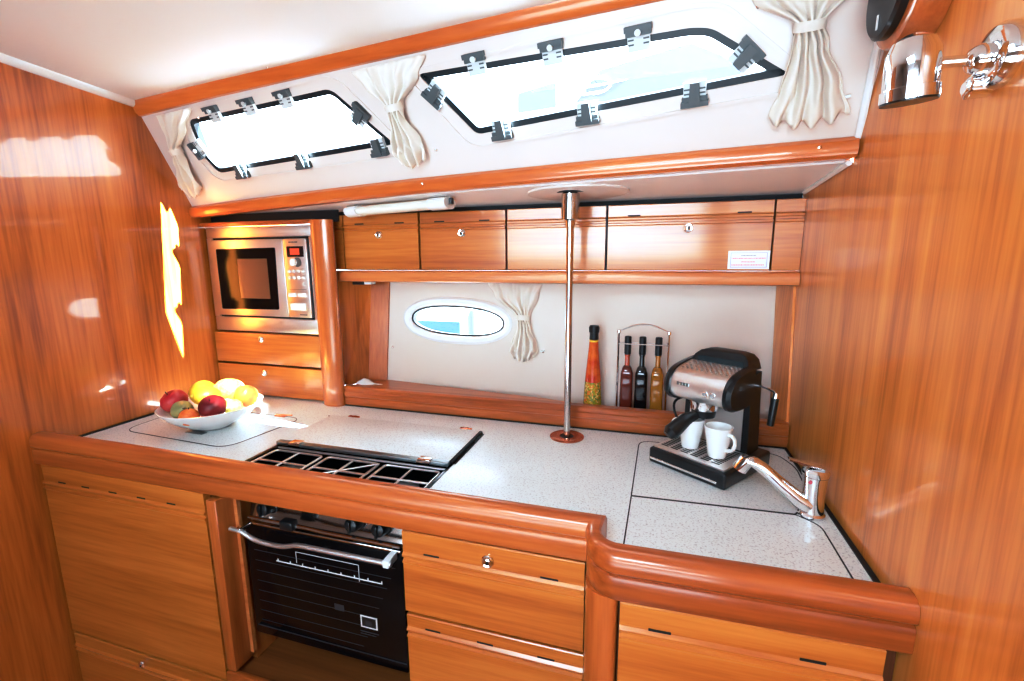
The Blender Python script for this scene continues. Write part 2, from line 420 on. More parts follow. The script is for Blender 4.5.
# white cornice on the left bulkhead
m = MB().tube([(XL + .002, 1.165, ceil_z(1.165) + .006), (XL + .002, .8, ceil_z(.8) + .006), (XL + .002, .50, ceil_z(.50) + .006)], .022, 14)
struct(link('trim_3', m, M['white_gloss']))
# white corner bead between sloping side and right bulkhead
m = MB().tube([sp(1.963, .0, .004), sp(1.963, .2, .004), sp(1.963, .36, .004)], .007, 10)
struct(link('trim_4', m, M['white_gloss']))
# soffit
def sof_z(y): return 1.583 + (1.39 - y) * .07
y0 = [1.33, 1.245, 1.215, 1.165, 1.11]; xs = [XL, -.9, -.65, -.175, XR]
pts = [(x, y, sof_z(y)) for x, y in zip(xs, y0)] + [(XR, 1.45, sof_z(1.45)), (XL, 1.45, sof_z(1.45))]
sof = struct(link('ceiling_soffit', MB().prism(pts, (0, 0, .015)), plain('soffit liner', (.87, .82, .79), .4)))
# raised oval pad round the pole head, white bead at the right end
pad = [(-.20 + .14 * math.cos(a) * (1 if abs(math.cos(a)) < .7 else .95), 1.262 + .085 * math.sin(a)) for a in [2 * PI * k / 40 for k in range(40)]]
link('soffit_pad', MB().loft([[(x, y, sof_z(y) + .002) for x, y in pad], [(x, y, sof_z(y) - .005) for x, y in pad], [(-.2 + (x + .2) * .93, 1.262 + (y - 1.262) * .93, sof_z(y) - .007) for x, y in pad]]), M['liner'], sof)
link('soffit_bead', MB().tube([(XR - .006, 1.10, sof_z(1.10) - .003), (XR - .006, 1.375, sof_z(1.375) - .003)], .006, 8), M['white_gloss'], sof)
# hull lining with the oval port
OV = []
for k in range(56):
    a = 2 * PI * k / 56; ca, sa = math.cos(a), math.sin(a)
    x = abs(ca) ** .82 * (1 if ca >= 0 else -1); z = abs(sa) ** .92 * (1 if sa >= 0 else -1)
    OV.append((x, z))
def oval(rx, rz, tilt=-.006): return [(-.648 + x * rx, 1.2085 + z * rz + tilt * x) for x, z in OV]
wb = cut_panel([(-1.02, .90), (.36, .90), (.36, 1.40), (-1.02, 1.40)], [oval(.176, .051)], bk, 'wall_back', M['fabric_wall'], -BNrm * .02)
struct(wb)
w3 = struct(link('window_3', ring(oval(.178, .053), oval(.168, .0455), bk, -.03, -.002), M['gasket']))
rings = []
for rx, rz, n in ((.203, .079, -.001), (.204, .080, .004), (.196, .072, .010), (.182, .058, .008), (.171, .048, -.006), (.170, .047, -.024)):
    rings.append([bk(x, z, n) for x, z in oval(rx, rz)])
mb = MB(); mb.loft(rings, caps=False); link('port_rim', mb, M['white_gloss'], w3)
mb = MB(); mb.bm.faces.new([mb.bm.verts.new(bk(x, z, -.018)) for x, z in oval(.172, .049)]); link('window_pane', mb, M['glass'], w3)
for x, z in ((-.894, 1.106), (-.336, 1.118)):
    link('snap_stud', MB().lathe([(.0035, 0), (.004, .002), (.0022, .004), (.0004, .0045)], bk(x, z, 0), BNrm, 12), M['chrome'], wb)
struct(link('wall_light_block', MB().box(XL, XR, 1.47, 1.49, 0, .92), M['dark_wood']))  # unseen dark panel added to stop daylight leaking between the base cabinets
# posts closing the lining at both ends
struct(link('trim_5', MB().prism([(.338, 1.430, .93), (.338, 1.412, .93), (.352, 1.345, .93), (.355, 1.325, .93), (.3615, 1.325, .93), (.3615, 1.430, .93)], (0, .065, .42)), M['wall_wood_r']))
struct(link('trim_6', MB().prism([(-1.0, 1.44, .975), (-.978, 1.425, .975), (-.912, 1.437, .975), (-.912, 1.46, .975), (-1.0, 1.46, .975)], (0, .053, .372)), M['post_wood']))

# ------------------------------------------------------------------ microwave column
FY = 1.325
col = thing('microwave_cabinet', (-1.3, FY, CT), 'tall wooden cabinet column on the left holding the built-in microwave above two small drawers', 'cabinet')
link('carcass', MB().box(XL + .001, -1.095, FY + .0275, 1.44, CT + .001, 1.537), M['dark_wood'], col)
link('top_rail', MB().box(XL + .001, -1.085, FY - .004, FY + .02, 1.538, 1.553, .003), M['rail_wood'], col)
pl = [(-1.092, FY + .02), (-1.092, FY - .004), (-1.085, FY - .018), (-1.065, FY - .030), (-1.042, FY - .032), (-1.018, FY - .026), (-1.004, FY - .014), (-1.006, FY - .002), (-1.024, FY + .024), (-1.047, FY + .055), (-1.075, FY + .055)]
pl = [(p.x, p.y) for p in round_poly([(x, y, 0) for x, y in pl], .012, 3)]
link('corner_post', MB().prism([(x, y, CT + .001) for x, y in pl], (0, 0, .627)), M['post_wood'], col)
link('side_panel', MB().loft([[(-1.075, FY + .045, .975), (-1.046, FY + .050, .975), (-.977, 1.428, .975), (-1.0, 1.44, .975)], [(-1.075, FY + .045, 1.347), (-1.046, FY + .050, 1.347), (-.977, 1.480, 1.347), (-1.0, 1.492, 1.347)]]), M['wall_wood'], col)
for z0, z1, zl in ((1.046, 1.158, 1.137), (.926, 1.039, 1.012)):
    d = link('drawer', MB().box(-1.565, -1.096, FY - .002, FY + .02, z0, z1, .003), M['door_wood'], col)
    link('lock_knob', MB().lathe([(.012, 0), (.012, .003), (.009, .007), (.005, .009), (.0005, .0095)], (-1.346, FY - .0025, zl), (0, -1, 0), 20), M['chrome'], d)

MY = FY + .016
mw = thing('microwave_oven', (-1.33, MY, 1.163), 'built-in steel microwave oven with dark door window above the small drawers', 'microwave')
x0, x1 = -1.556, -1.096
fr = MB()
fr.box(x0, x1, MY - .012, MY + .011, 1.498, 1.536, .003); fr.box(x0, x1, MY - .012, MY + .011, 1.164, 1.215, .003)
fr.box(x0, x0 + .022, MY - .012, MY + .011, 1.2155, 1.4975, .001); fr.box(x1 - .016, x1, MY - .012, MY + .011, 1.2155, 1.4975, .001)
link('trim_frame', fr, M['steel'], mw)
link('shadow_gap', MB().box(x0 + .0222, x1 - .0162, MY - .004, MY + .011, 1.2152, 1.4978), M['black_matt'], mw)
dr = link('door', MB().box(-1.545, -1.214, MY - .020, MY - .0042, 1.222, 1.491, .004), M['steel'], mw)
link('door_window', MB().prism(round_poly([(-1.508, MY - .0206, 1.245), (-1.252, MY - .0206, 1.248), (-1.246, MY - .0206, 1.462), (-1.508, MY - .0206, 1.459)], .006), (0, .004, 0)), M['black_gloss'], dr)
link('mesh_screen', MB().box(-1.415, -1.285, MY - .0212, MY - .0203, 1.285, 1.425), plain('brown mesh screen', (.16, .07, .03), .35, coat=.5), dr)
pn = link('control_panel', MB().box(-1.212, -1.118, MY - .020, MY - .0042, 1.222, 1.491, .003), M['steel'], mw)
PY = MY - .0203
link('display_surround', MB().box(-1.198, -1.130, PY - .001, PY + .001, 1.430, 1.465, .0004), M['display_bg'], pn)
link('display', MB().box(-1.184, -1.146, PY - .0016, PY, 1.437, 1.458), M['display'], pn)
link('brand_plate', MB().box(-1.188, -1.178, PY - .0008, PY, 1.477, 1.481).box(-1.176, -1.166, PY - .0008, PY, 1.477, 1.481).box(-1.164, -1.152, PY - .0008, PY, 1.477, 1.481), M['grey_ink'], pn)
link('dial', MB().lathe([(.013, 0), (.0125, .008), (.011, .010), (.0005, .0102)], (-1.172, PY, 1.412), (0, -1, 0), 24), M['white_plastic'], pn)
link('dial_shadow_ring', MB().lathe([(.016, 0), (.016, .001), (.0005, .0012)], (-1.158, PY, 1.412), (0, -1, 0), 24), M['alu'], pn)
for r_ in range(2):
    for c in range(4):
        link('button', MB().lathe([(.006, 0), (.006, .002), (.004, .003), (.0003, .0032)], (-1.196 + c * .019, PY, 1.381 - r_ * .021), (0, -1, 0), 14), M['white_plastic'], pn)
link('button', MB().lathe([(.006, 0), (.006, .002), (.004, .003), (.0003, .0032)], (-1.138, PY, 1.339), (0, -1, 0), 14), M['white_plastic'], pn)
for xa in (-1.190, -1.150):
    link('button', MB().box(xa - .016, xa + .016, PY - .002, PY + .001, 1.294, 1.308, .0009), M['white_plastic'], pn)
link('door_button', MB().box(-1.200, -1.136, PY - .003, PY + .001, 1.248, 1.272, .0012), M['white_gloss'], pn)
link('print_line', MB().box(-1.165, -1.135, PY - .0006, PY, 1.231, 1.234), M['grey_ink'], pn)
link('print_line', MB().box(-1.2, -1.13, PY - .0006, PY, 1.319, 1.320), M['grey_ink'], pn)

# ------------------------------------------------------------------ overhead lockers
LY = 1.375; ZB, ZT = 1.384, 1.566
def front_prof(y, z0, z1, gz=None, t=.018):
    """door section seen from the side; gz: height of the double groove under the top band"""
    pr = [(y + t, z0), (y + .002, z0), (y, z0 + .002)]
    if gz:
        pr += [(y, gz - .014), (y - .003, gz - .011), (y - .003, gz - .007), (y + .002, gz - .004), (y + .002, gz), (y - .003, gz + .003), (y - .004, gz + .007), (y + .001, gz + .012), (y + .001, gz + .016)]
    pr += [(y, z1 - .002), (y + .002, z1), (y + t, z1)]
    return pr
def lock(parent, x, y, z, r=.0125):
    k = link('lock_knob', MB().lathe([(r, 0), (r, .003), (r * .86, .005), (r * .6, .0042), (r * .45, .0055), (.0005, .0057)], (x, y, z), (0, -1, 0), 20), M['chrome'], parent)
    link('keyhole', MB().lathe([(r * .3, 0), (r * .3, .001), (.0003, .0011)], (x + .001, y - .0057, z - .001), (0, -1, 0), 10), M['black'], k)
def slots(parent, xs, y, z, w=.034, dz=.0):
    for x in xs:
        link('vent_slot', MB().box(x - w / 2, x + w / 2, y + .0004, y + .0035, z - .0018, z + .0018), M['black_matt'], parent)
G = 'overhead lockers in a row above the shelf'
defs = [(-1.008, -.726, [-.945, -.795], -.871, 'leftmost overhead locker beside the microwave column, flap with chrome lock'),
        (-.722, -.433, [-.653, -.502], -.576, 'second overhead locker from the left, flap with chrome lock over the small oval port'),
        (-.429, -.134, [], None, 'overhead locker behind the steel pole, plain flap without a lock'),
        (-.130, .292, [-.058, .222], .085, 'widest overhead locker on the right with a white notice stuck on its flap')]
for i, (xa, xb, sl, lk, lab) in enumerate(defs):
    t = thing('overhead_locker', ((xa + xb) / 2, LY, ZB), lab, 'locker', G)
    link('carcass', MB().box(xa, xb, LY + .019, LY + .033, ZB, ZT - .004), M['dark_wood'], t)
    d = link('flap_door', MB().profx(front_prof(LY, ZB + .002, ZT, 1.522), xa + .0015, xb - .0015), M['locker_wood'], t)
    slots(d, sl, LY, 1.536)
    if lk is not None: lock(d, lk, LY - .0005, 1.499)
    if i == 3:
        st = link('notice_sticker', MB().box(.190, .290, LY - .0012, LY - .0002, 1.389, 1.437), M['white_gloss'], d)
        bz = LY - .0016
        link('notice_border', MB().box(.196, .284, bz, bz + .0005, 1.431, 1.4322).box(.196, .284, bz, bz + .0005, 1.3935, 1.3947).box(.196, .1971, bz, bz + .0005, 1.3935, 1.4322).box(.2829, .284, bz, bz + .0005, 1.3935, 1.4322), M['violet_ink'], st)
        tx = MB(); rx = MB()
        for z, xa_, xb_, mbb in ((1.4245, .222, .258, tx), (1.4175, .199, .281, rx), (1.408, .222, .256, rx), (1.400, .199, .278, rx)):
            x = xa_
            while x < xb_:
                w = random.uniform(.0015, .0035); mbb.box(x, min(x + w, xb_), bz, bz + .0005, z - .0014, z + .0014); x += w + .0012
        link('notice_heading', tx, M['grey_ink'], st); link('notice_text', rx, M['red_ink'], st)
t = thing('locker_end_panel', (-1.03, LY, ZB), 'narrow wooden end panel between the microwave column and the first overhead locker', 'panel', 'locker end panels')
link('panel', MB().profx(front_prof(LY, ZB + .002, ZT, 1.522), -1.05, -1.0105), M['locker_wood'], t)
t = thing('locker_end_panel', (.327, LY, ZB), 'narrow wooden end panel between the widest overhead locker and the right bulkhead', 'panel', 'locker end panels')
link('panel', MB().profx(front_prof(LY, ZB + .002, ZT, 1.522), .2955, .361), M['locker_wood'], t)
struct(link('gap_light_block', MB().box(-1.05, .361, LY + .034, LY + .04, ZB, 1.605).box(XL + .001, -1.02, FY + .045, FY + .05, 1.5455, 1.612), M['black_matt']))  # black sheet added behind the locker gaps to keep outside light out
sh = link('overhead_shelf', MB().profx([(1.50, 1.346), (1.366, 1.346), (1.359, 1.349), (1.356, 1.358), (1.356, 1.370), (1.359, 1.379), (1.366, 1.383), (1.50, 1.383)], -1.042, .360), M['shelf_wood'], loc=(-.34, 1.43, 1.346))
tag(sh, 'long light wooden shelf with rounded nose running under the overhead lockers', 'shelf')
t = thing('under_shelf_switch', (-.93, 1.43, 1.346), 'small black and white switch box fixed under the left end of the shelf', 'switch')
link('switch_body', MB().box(-1.0, -.955, 1.395, 1.425, 1.334, 1.3455, .002), M['black'], t)
link('switch_rocker', MB().box(-.9545, -.925, 1.397, 1.425, 1.335, 1.3455, .002), M['white_plastic'], t)

# ------------------------------------------------------------------ fluorescent light
A = V((-.925, 1.305, 1.568)); Bq = V((-.555, 1.243, 1.575)); dv = (Bq - A).normalized(); nv = V((dv.y, -dv.x, 0))
t = thing('strip_light', (A + Bq) / 2 + V((0, 0, .014)), 'long white strip light fixed under the soffit above the leftmost lockers', 'light')
def seg(a, b, w, h, mb):
    p = A + dv * a; q = A + dv * b; rings = []
    for c in (p, q):
        rings.append([c + nv * (w * math.cos(g)) + V((0, 0, 1)) * (h * math.sin(g)) for g in [2 * PI * k / 16 for k in range(16)]])
    return mb.loft(rings)
L_ = (Bq - A).length
link('end_cap', seg(0, .045, .030, .0175, MB()), M['white_gloss'], t)
link('end_cap', seg(L_ - .06, L_, .030, .0175, MB()), M['white_gloss'], t)
link('diffuser', seg(.045, L_ - .06, .026, .0145, MB()), plain('ribbed diffuser', (.82, .79, .70), .3), t)
link('switch', MB().box(-.553, -.545, 1.232, 1.25, 1.571, 1.588, .002), M['black'], t)

# ------------------------------------------------------------------ steel pole
t = thing('support_pole', (-.214, 1.243, CT + .001), 'vertical stainless steel pole standing on a copper coloured flange on the worktop', 'pole')
link('pole_tube', MB().lathe([(.0095, .004), (.0095, .60)], (-.214, 1.243, CT), n=24), M['pole'], t)
link('head_fitting', MB().lathe([(.011, .58), (.013, .588), (.014, .597), (.023, .600), (.0235, .62), (.0235, .664), (.020, .667)], (-.214, 1.243, CT), n=28), M['pole'], t)
link('flange', MB().lathe([(.048, .0008), (.048, .003), (.045, .0048), (.022, .0052), (.0195, .0042), (.0190, .0012)], (-.214, 1.243, CT), n=40), M['copper'], t)
link('flange_hole', MB().lathe([(.0188, .0008), (.0188, .002), (.0097, .0022)], (-.214, 1.243, CT), n=28), M['black'], t)
link('ceiling_ring', MB().lathe([(.0, .667), (.036, .667), (.036, .674)], (-.214, 1.243, CT), n=28), M['black'], t)

# ------------------------------------------------------------------ ledge rail behind the worktop
t = thing('ledge_rail', (-.32, 1.33, CT), 'wooden ledge rail with two grooves along the back of the worktop', 'rail')
rp = [(1.345, CT + .001), (1.322, CT + .001), (1.320, CT + .004), (1.318, CT + .026), (1.321, CT + .029), (1.321, CT + .033), (1.317, CT + .036), (1.316, CT + .050), (1.320, CT + .053), (1.319, CT + .064), (1.324, CT + .069), (1.345, CT + .070)]
link('front_rail', MB().profx(rp, -1.008, .359), M['rail_wood'], t)
link('ledge_top', MB().prism([(-.985, 1.3455, .972), (-.19, 1.3455, .972), (-.30, 1.372, .972), (-.90, 1.441, .972), (-.975, 1.43, .972)], (0, 0, .016)), M['rail_wood'], t)
link('ledge_base', MB().box(-.98, .30, 1.3455, 1.436, .935, .948), M['rail_wood'], t)
link('seal', MB().box(-1.005, .358, 1.3165, 1.3225, CT + .0004, CT + .004), M['black_matt'], t)

# white curved spoon on the ledge
mb = MB(); rings = []
for s_ in range(15):
    k = s_ / 14; x = -.985 + .095 * k; w = .020 * max(.12, math.sin(min(1, k * 1.25 + .12) * PI) ** .6 if k < .7 else .16); h = .017 * math.exp(-((k - .28) / .26) ** 2) + .0015
    y = 1.372 + .004 * k
    rings.append([(x, y - w, .9885), (x, y - w * .6, .9885 + h * .75), (x, y, .9885 + h), (x, y + w * .6, .9885 + h * .75), (x, y + w, .9885)])
mb.loft(rings)
tag(link('white_spoon', mb, M['china'], loc=(-.94, 1.374, .9885)), 'small white curved spoon lying on the left end of the back ledge', 'spoon')

# ------------------------------------------------------------------ worktop
FR = .79
t = wt = thing('worktop', (-.6, 1.05, .89), 'speckled white galley worktop running from the left bulkhead to the right bulkhead', 'worktop')
mb = MB()
mb.box(XL + .002, -.972, FR, 1.3445, .89, CT)
mb.box(-.972, -.452, 1.206, 1.3445, .89, CT)
mb.box(-.452, -.06, FR, 1.3445, .89, CT)
mb.box(-.06, XR - .002, .704, 1.3445, .89, CT)
link('laminate_top', mb, M['counter'], t)
link('edge_seal', MB().prism([(XR - .003, .718, CT), (XR - .012, .718, CT), (XR - .009, 1.317, CT), (XR - .003, 1.317, CT)], (0, 0, .003)), M['black_matt'], t)
link('edge_seal', MB().box(XL + .003, XL + .014, .80, FY - .01, CT, CT + .003), M['black_matt'], t)
Z = CT + .0002
# ice box lid
lid = round_poly([(-1.510, 1.165, CT), (-1.500, .930, CT), (-1.085, .910, CT), (-1.050, 1.165, CT)], .05, 6)
t = thing('icebox_lid', (-1.3, 1.04, CT), 'flush white worktop lid with rounded corners under the fruit bowl', 'lid')
link('lid_panel', MB().prism(lid, (0, 0, .0008)), M['counter'], t)
link('lid_seam', MB().ribbon([p + V((0, 0, .0003)) for p in lid], .0022, h=.0009), M['black_matt'], t)
link('pull_handle', MB().box(-1.30, -1.235, .967, .985, CT + .0009, CT + .0022, .0005).box(-1.285, -1.25, .971, .981, CT + .0023, CT + .003), M['alu'], t)
link('hinge', MB().box(-1.155, -1.115, 1.155, 1.170, CT + .0009, CT + .004, .001).tube([(-1.155, 1.163, CT + .004), (-1.10, 1.173, CT + .004)], .003, 8), M['copper'], t)
# sink lids
def lidthing(name, pts, radii, seam, label):
    t = thing(name, (sum(p[0] for p in pts) / len(pts), sum(p[1] for p in pts) / len(pts), CT), label, 'lid', 'sink lids')
    q = [V((x, y, CT)) for x, y in pts]; pp = []
    for k, r in enumerate(radii):
        c = round_poly([q[k - 1], q[k], q[(k + 1) % len(q)]], r, 5); pp += c[6:12]
    link('lid_panel', MB().prism(pp, (0, 0, .0007)), M['counter'], t)
    link('lid_seam', MB().ribbon([p + V((0, 0, .0002)) for p in pp], seam, h=.0009), M['black_matt'], t)
    return t
lidthing('flush_sink_lid', [(-.0235, .9525), (.290, .9665), (.338, 1.045), (.350, 1.20), (.325, 1.275), (-.016, 1.27)], [.002, .004, .04, .03, .03, .035], .0026, 'rear flush sink lid under the coffee machine')
lidthing('flush_sink_lid', [(-.030, .716), (.322, .722), (.324, .935), (.290, .9640), (-.0235, .950)], [.004, .004, .03, .004, .002], .0026, 'front flush sink lid in the worktop in front of the coffee machine')

# hob cover
t = thing('stove_cover', (-.71, 1.09, CT), 'speckled white stove cover with dark aluminium front edge, folded back behind the burners', 'cover')
link('cover_panel', MB().box(-.968, -.462, .984, 1.200, CT + .001, CT + .009, .001), M['counter'], t)
link('front_strip', MB().box(-.970, -.458, .968, .985, CT + .0005, CT + .0105, .0015), M['alu'], t)
link('side_strip', MB().box(-.4615, -.4535, .985, 1.200, CT + .0005, CT + .0085, .001), M['black_matt'], t)
link('cover_seam', MB().ribbon([(-.99, 1.209, CT + .0003), (-.72, 1.209, CT + .0003), (-.47, 1.209, CT + .0003), (-.449, 1.195, CT + .0003), (-.449, .99, CT + .0003)], .005, closed=False), M['black_matt'], t)
for x in (-.905, -.521):
    c = link('clip', MB().box(x - .016, x + .016, .962, .984, CT + .0106, CT + .015, .001).tube([(x - .018, .964, CT + .008), (x + .018, .964, CT + .008)], .0045, 8), M['chrome'], t)
for x in (-.898, -.512):
    link('hinge', MB().lathe([(.012, 0), (.012, .004), (.004, .006), (.0005, .0062)], (x, 1.216, CT + .0003), n=12).box(x - .018, x + .018, 1.210, 1.222, CT + .0005, CT + .006, .001), M['copper'], t)

# ------------------------------------------------------------------ stove in its niche
OX0, OX1, OY = -.938, -.500, .820
st = thing('galley_stove', (-.715, OY, .42), 'black gimballed galley stove with oven door under the open part of the worktop', 'stove')
link('oven_body', MB().box(OX0 + .003, OX1 - .003, OY + .014, 1.19, .46, .80).box(OX0, OX1, OY + .03, .985, .80, .868), M['black'], st)
link('hob_tray', MB().box(-.966, -.458, .80, .992, .868, .874).box(-.966, -.461, .984, .990, .874, CT - .001).box(-.970, -.963, .80, .992, .874, CT - .001).box(-.461, -.455, .80, .992, .874, CT - .001), M['black_gloss'], st)
gr = MB()
zg = CT - .006
for i in range(3):
    xa = -.955 + i * .168; xb = xa + .150
    gr.tube(round_poly([(xa, .83, zg), (xb, .83, zg), (xb, .952, zg), (xa, .952, zg)], .012, 3) + [V((xa, .842, zg))], .0028, 6, caps=False)
    gr.tube([(xa, .89, zg), (xb, .89, zg)], .0026, 6)
    gr.tube([((xa + xb) / 2, .83, zg), ((xa + xb) / 2, .952, zg)], .0026, 6)
    for xx in (xa, xb): gr.tube([(xx, .86, zg), (xx, .86, .876)], .0025, 6)
    if i == 1:
        gr.tube([(xa, .83, zg), (xb, .952, zg)], .002, 6)
gr.tube([(-.962, .968, zg), (-.462, .968, zg)], .003, 6)
link('pan_grate', gr, M['steel_bright'], st)
for x in (-.88, -.545):
    link('burner', MB().lathe([(.035, .874), (.035, .886), (.026, .892), (.0005, .893)], (x, .91, 0), n=24), M['alu'], st)
# front: chrome control strip, knobs, door
ctl = link('control_strip', MB().prism([(OX0, OY + .030, .862), (OX0, OY + .012, .792), (OX0, OY + .03, .790), (OX0, OY + .05, .862)], (OX1 - OX0, 0, 0)), steel('dark polished strip', (.62, .58, .55), .14), st)
link('fiddle_bar', MB().tube([(OX0 + .03, OY - .018, .810), (-.80, OY - .020, .812), (-.74, OY - .012, .805), (-.70, OY - .012, .803), (OX1, OY - .012, .803)], .0045, 10), M['chrome'], st)
link('bar_clip', MB().box(-.808, -.772, OY - .03, OY - .008, .800, .822, .003), M['black'], st)
for x in (-.872, -.625, -.556):
    k = link('knob', MB().lathe([(.021, 0), (.0215, .005), (.0175, .008), (.0175, .030), (.0150, .036), (.008, .038), (.0005, .0385)], (x, OY + .022, .828), (0, -1, .12), 24), M['black'], st)
    link('knob_grip', MB().box(x - .003, x + .003, OY - .021, OY - .014, .817, .845, .001), M['black'], k)
od = link('oven_door', MB().box(OX0, OX1, OY - .006, OY + .013, .475, .782, .004), M['black_gloss'], st)
link('door_top_edge', MB().box(OX0 + .004, OX1 - .004, OY - .008, OY + .012, .783, .789, .002), M['chrome'], od)
hp = [(-.945, .780, .786), (-.922, .781, .785), (-.905, .782, .779), (-.880, .782, .768), (-.85, .782, .764), (-.80, .782, .764), (-.775, .782, .770), (-.755, .782, .777), (-.70, .782, .777), (-.60, .782, .777), (-.508, .782, .777)]
hd = link('door_handle', MB().tube(chaikin(hp, 2, False), .0054, 12), M['steel_bright'], od)
link('handle_bracket', MB().box(-.928, -.914, .779, OY - .0065, .779, .791, .003), M['chrome'], hd)
link('handle_bracket', MB().box(-.528, -.512, .776, OY - .0065, .768, .786, .003), M['white_plastic'], hd)
yy = OY - .0066
mk = MB().box(-.850, -.555, yy, yy + .0005, .695, .698)
for k in range(9): mk.box(-.846 + k * .036, -.843 + k * .036, yy, yy + .0005, .698, .703)
link('door_scale', mk, M['line_white'], od)
link('door_outline', MB().box(-.790, -.615, yy, yy + .0005, .731, .7325).box(-.790, -.7885, yy, yy + .0005, .703, .731).box(-.6165, -.615, yy, yy + .0005, .690, .731), M['line_white'], od)
rk = MB()
for k in range(9):
    rk.box(-.915, -.52 - .012 * k, yy + .0001, yy + .0006, .742 - k * .028, .7432 - k * .028)
link('rack_reflection_lines', rk, M['line_grey'], od)  # grey strips painted on the glass as reflections of the oven racks
sq = link('door_label', MB().box(-.620, -.575, yy, yy + .0006, .571, .603), M['line_white'], od)
link('label_picture', MB().box(-.616, -.579, yy - .0004, yy + .0002, .575, .599), M['black'], sq)
link('label_print', MB().box(-.606, -.590, yy - .0008, yy - .0002, .579, .591).box(-.622, -.573, yy - .0002, yy + .0004, .559, .5615).box(-.622, -.58, yy - .0002, yy + .0004, .553, .555), M['line_grey'], sq)
link('small_label', MB().box(-.690, -.664, yy, yy + .0006, .600, .616), M['line_grey'], od)
link('door_bottom_edge', MB().box(OX0 + .01, OX1 - .004, OY - .0075, OY - .004, .500, .502), M['line_grey'], od)

# ------------------------------------------------------------------ front rail
path = [(XL + .001, .772, 0), (-.5, .772, 0), (-.075, .772, 0)]
c0 = V((-.030, .735, 0))
path += [(-.0755, .742, 0)]
for k in range(1, 8):
    a = PI + (PI / 2) * k / 7 * .94; path.append((-.030 + .045 * math.cos(a), .737 + .045 * math.sin(a), 0))
path += [(.15, .6965, 0), (XR - .001, .7015, 0)]
wid = [1, 1, .82, .66, .66, .7, .75, .8, .88, .95, 1, 1, 1]
prof = [(-.018, .882), (-.018, .957), (-.015, .963), (-.009, .966), (.004, .966), (.013, .9635), (.019, .958), (.022, .951), (.0230, .943), (.0225, .934), (.0195, .9305), (.0160, .929), (.0160, .9265), (.0190, .9245), (.0205, .920), (.0205, .888), (.018, .884), (.012, .882)]
fr_ = link('front_rail', sweep(path, prof, '', None, wid), M['rail_wood'], loc=(-.6, .77, .882))
tag(fr_, 'long moulded wooden rail along the front edge of the worktop, stepping forward at the right', 'rail')

# ------------------------------------------------------------------ lower cabinets
CY = .760
t = thing('base_cabinet', (-1.28, CY, 0), 'left base cabinet with one large wooden door above a drawer', 'cabinet', 'base cabinets under the worktop')
link('carcass', MB().box(XL + .002, -.988, CY + .0205, 1.2, .0, .865), M['dark_wood'], t)
d = link('cabinet_door', MB().profx(front_prof(CY, .368, .879, .822), -1.562, -.992), M['door_wood'], t)
slots(d, [-1.49, -1.40, -1.30, -1.20, -1.10], CY, .836, .028)
dw = link('drawer', MB().profx(front_prof(CY, .105, .361, .315), -1.560, -.990), M['door_wood'], t)
lock(dw, -1.288, CY - .003, .335, .0105)
t = thing('stove_niche', (-.71, .9, 0), 'open wooden niche around and below the black stove', 'niche')
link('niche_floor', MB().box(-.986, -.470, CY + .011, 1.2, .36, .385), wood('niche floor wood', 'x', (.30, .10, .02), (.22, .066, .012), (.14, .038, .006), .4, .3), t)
link('niche_stile', MB().box(-.987, -.956, CY - .001, CY + .06, .401, .8655, .004), M['post_wood'], t)
link('stove_niche_strip', MB().box(-.9555, -.945, CY + .045, CY + .055, .42, .865), M['shelf_wood'], t)
link('front_lip', MB().box(-.986, -.468, CY - .006, CY + .010, .34, .400, .005), M['rail_wood'], t)
link('niche_side', MB().box(-.9865, -.955, CY + .062, 1.2, .386, .865), M['post_wood'], t)
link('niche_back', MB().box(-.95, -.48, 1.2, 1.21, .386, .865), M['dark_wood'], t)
link('lower_panel', MB().box(-.986, -.470, CY + .012, CY + .03, .0, .339), M['door_wood'], t)

t = thing('base_cabinet', (-.28, CY, 0), 'middle base cabinet with stacked drawer fronts right of the stove, lock on the top drawer', 'cabinet', 'base cabinets under the worktop')
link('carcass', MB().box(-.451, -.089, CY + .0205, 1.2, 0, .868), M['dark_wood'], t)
d = link('drawer', MB().profx(front_prof(CY, .692, .877, .818), -.466, -.0945), M['door_wood'], t)
slots(d, [-.402, -.160], CY, .832); lock(d, -.281, CY - .0005, .846, .0125)
d = link('drawer', MB().profx(front_prof(CY, .37, .686, .645), -.464, -.0935), M['door_wood'], t)
slots(d, [-.405, -.29, -.165], CY, .659)
d = link('drawer', MB().profx(front_prof(CY, .1, .364, .325), -.464, -.0935), M['door_wood'], t)

t = thing('base_cabinet', (.16, .7, 0), 'right base cabinet stepped forward below the coffee machine and tap', 'cabinet', 'base cabinets under the worktop')
link('corner_post', MB().prism(round_poly([(-.088, .765, 0), (-.088, .715, 0), (-.080, .690, 0), (-.062, .678, 0), (-.031, .676, 0), (-.031, .765, 0)], .015, 4), (0, 0, .884)), M['post_wood'], t)
link('carcass', MB().prism([(-.03, .70, 0), (.36, .715, 0), (.36, 1.2, 0), (-.03, 1.2, 0)], (0, 0, .88)), M['dark_wood'], t)
ang = math.atan2(.7015 - .692, XR + .03)
rot = Matrix.Translation((-.027, .678, 0)) @ Matrix.Rotation(ang, 4, 'Z')
mb = MB().profx(front_prof(0, .58, .8795, .826), 0, .362); mb.xform(rot); d = link('drawer', mb, M['door_wood'], t)
for x in (.062, .275):
    mb = MB().box(x - .017, x + .017, -.0002, .003, .838, .8418); mb.xform(rot); link('vent_slot', mb, M['black_matt'], d)
mb = MB().profx(front_prof(0, .10, .574, .535), 0, .362); mb.xform(rot); d = link('cabinet_door', mb, M['door_wood'], t)

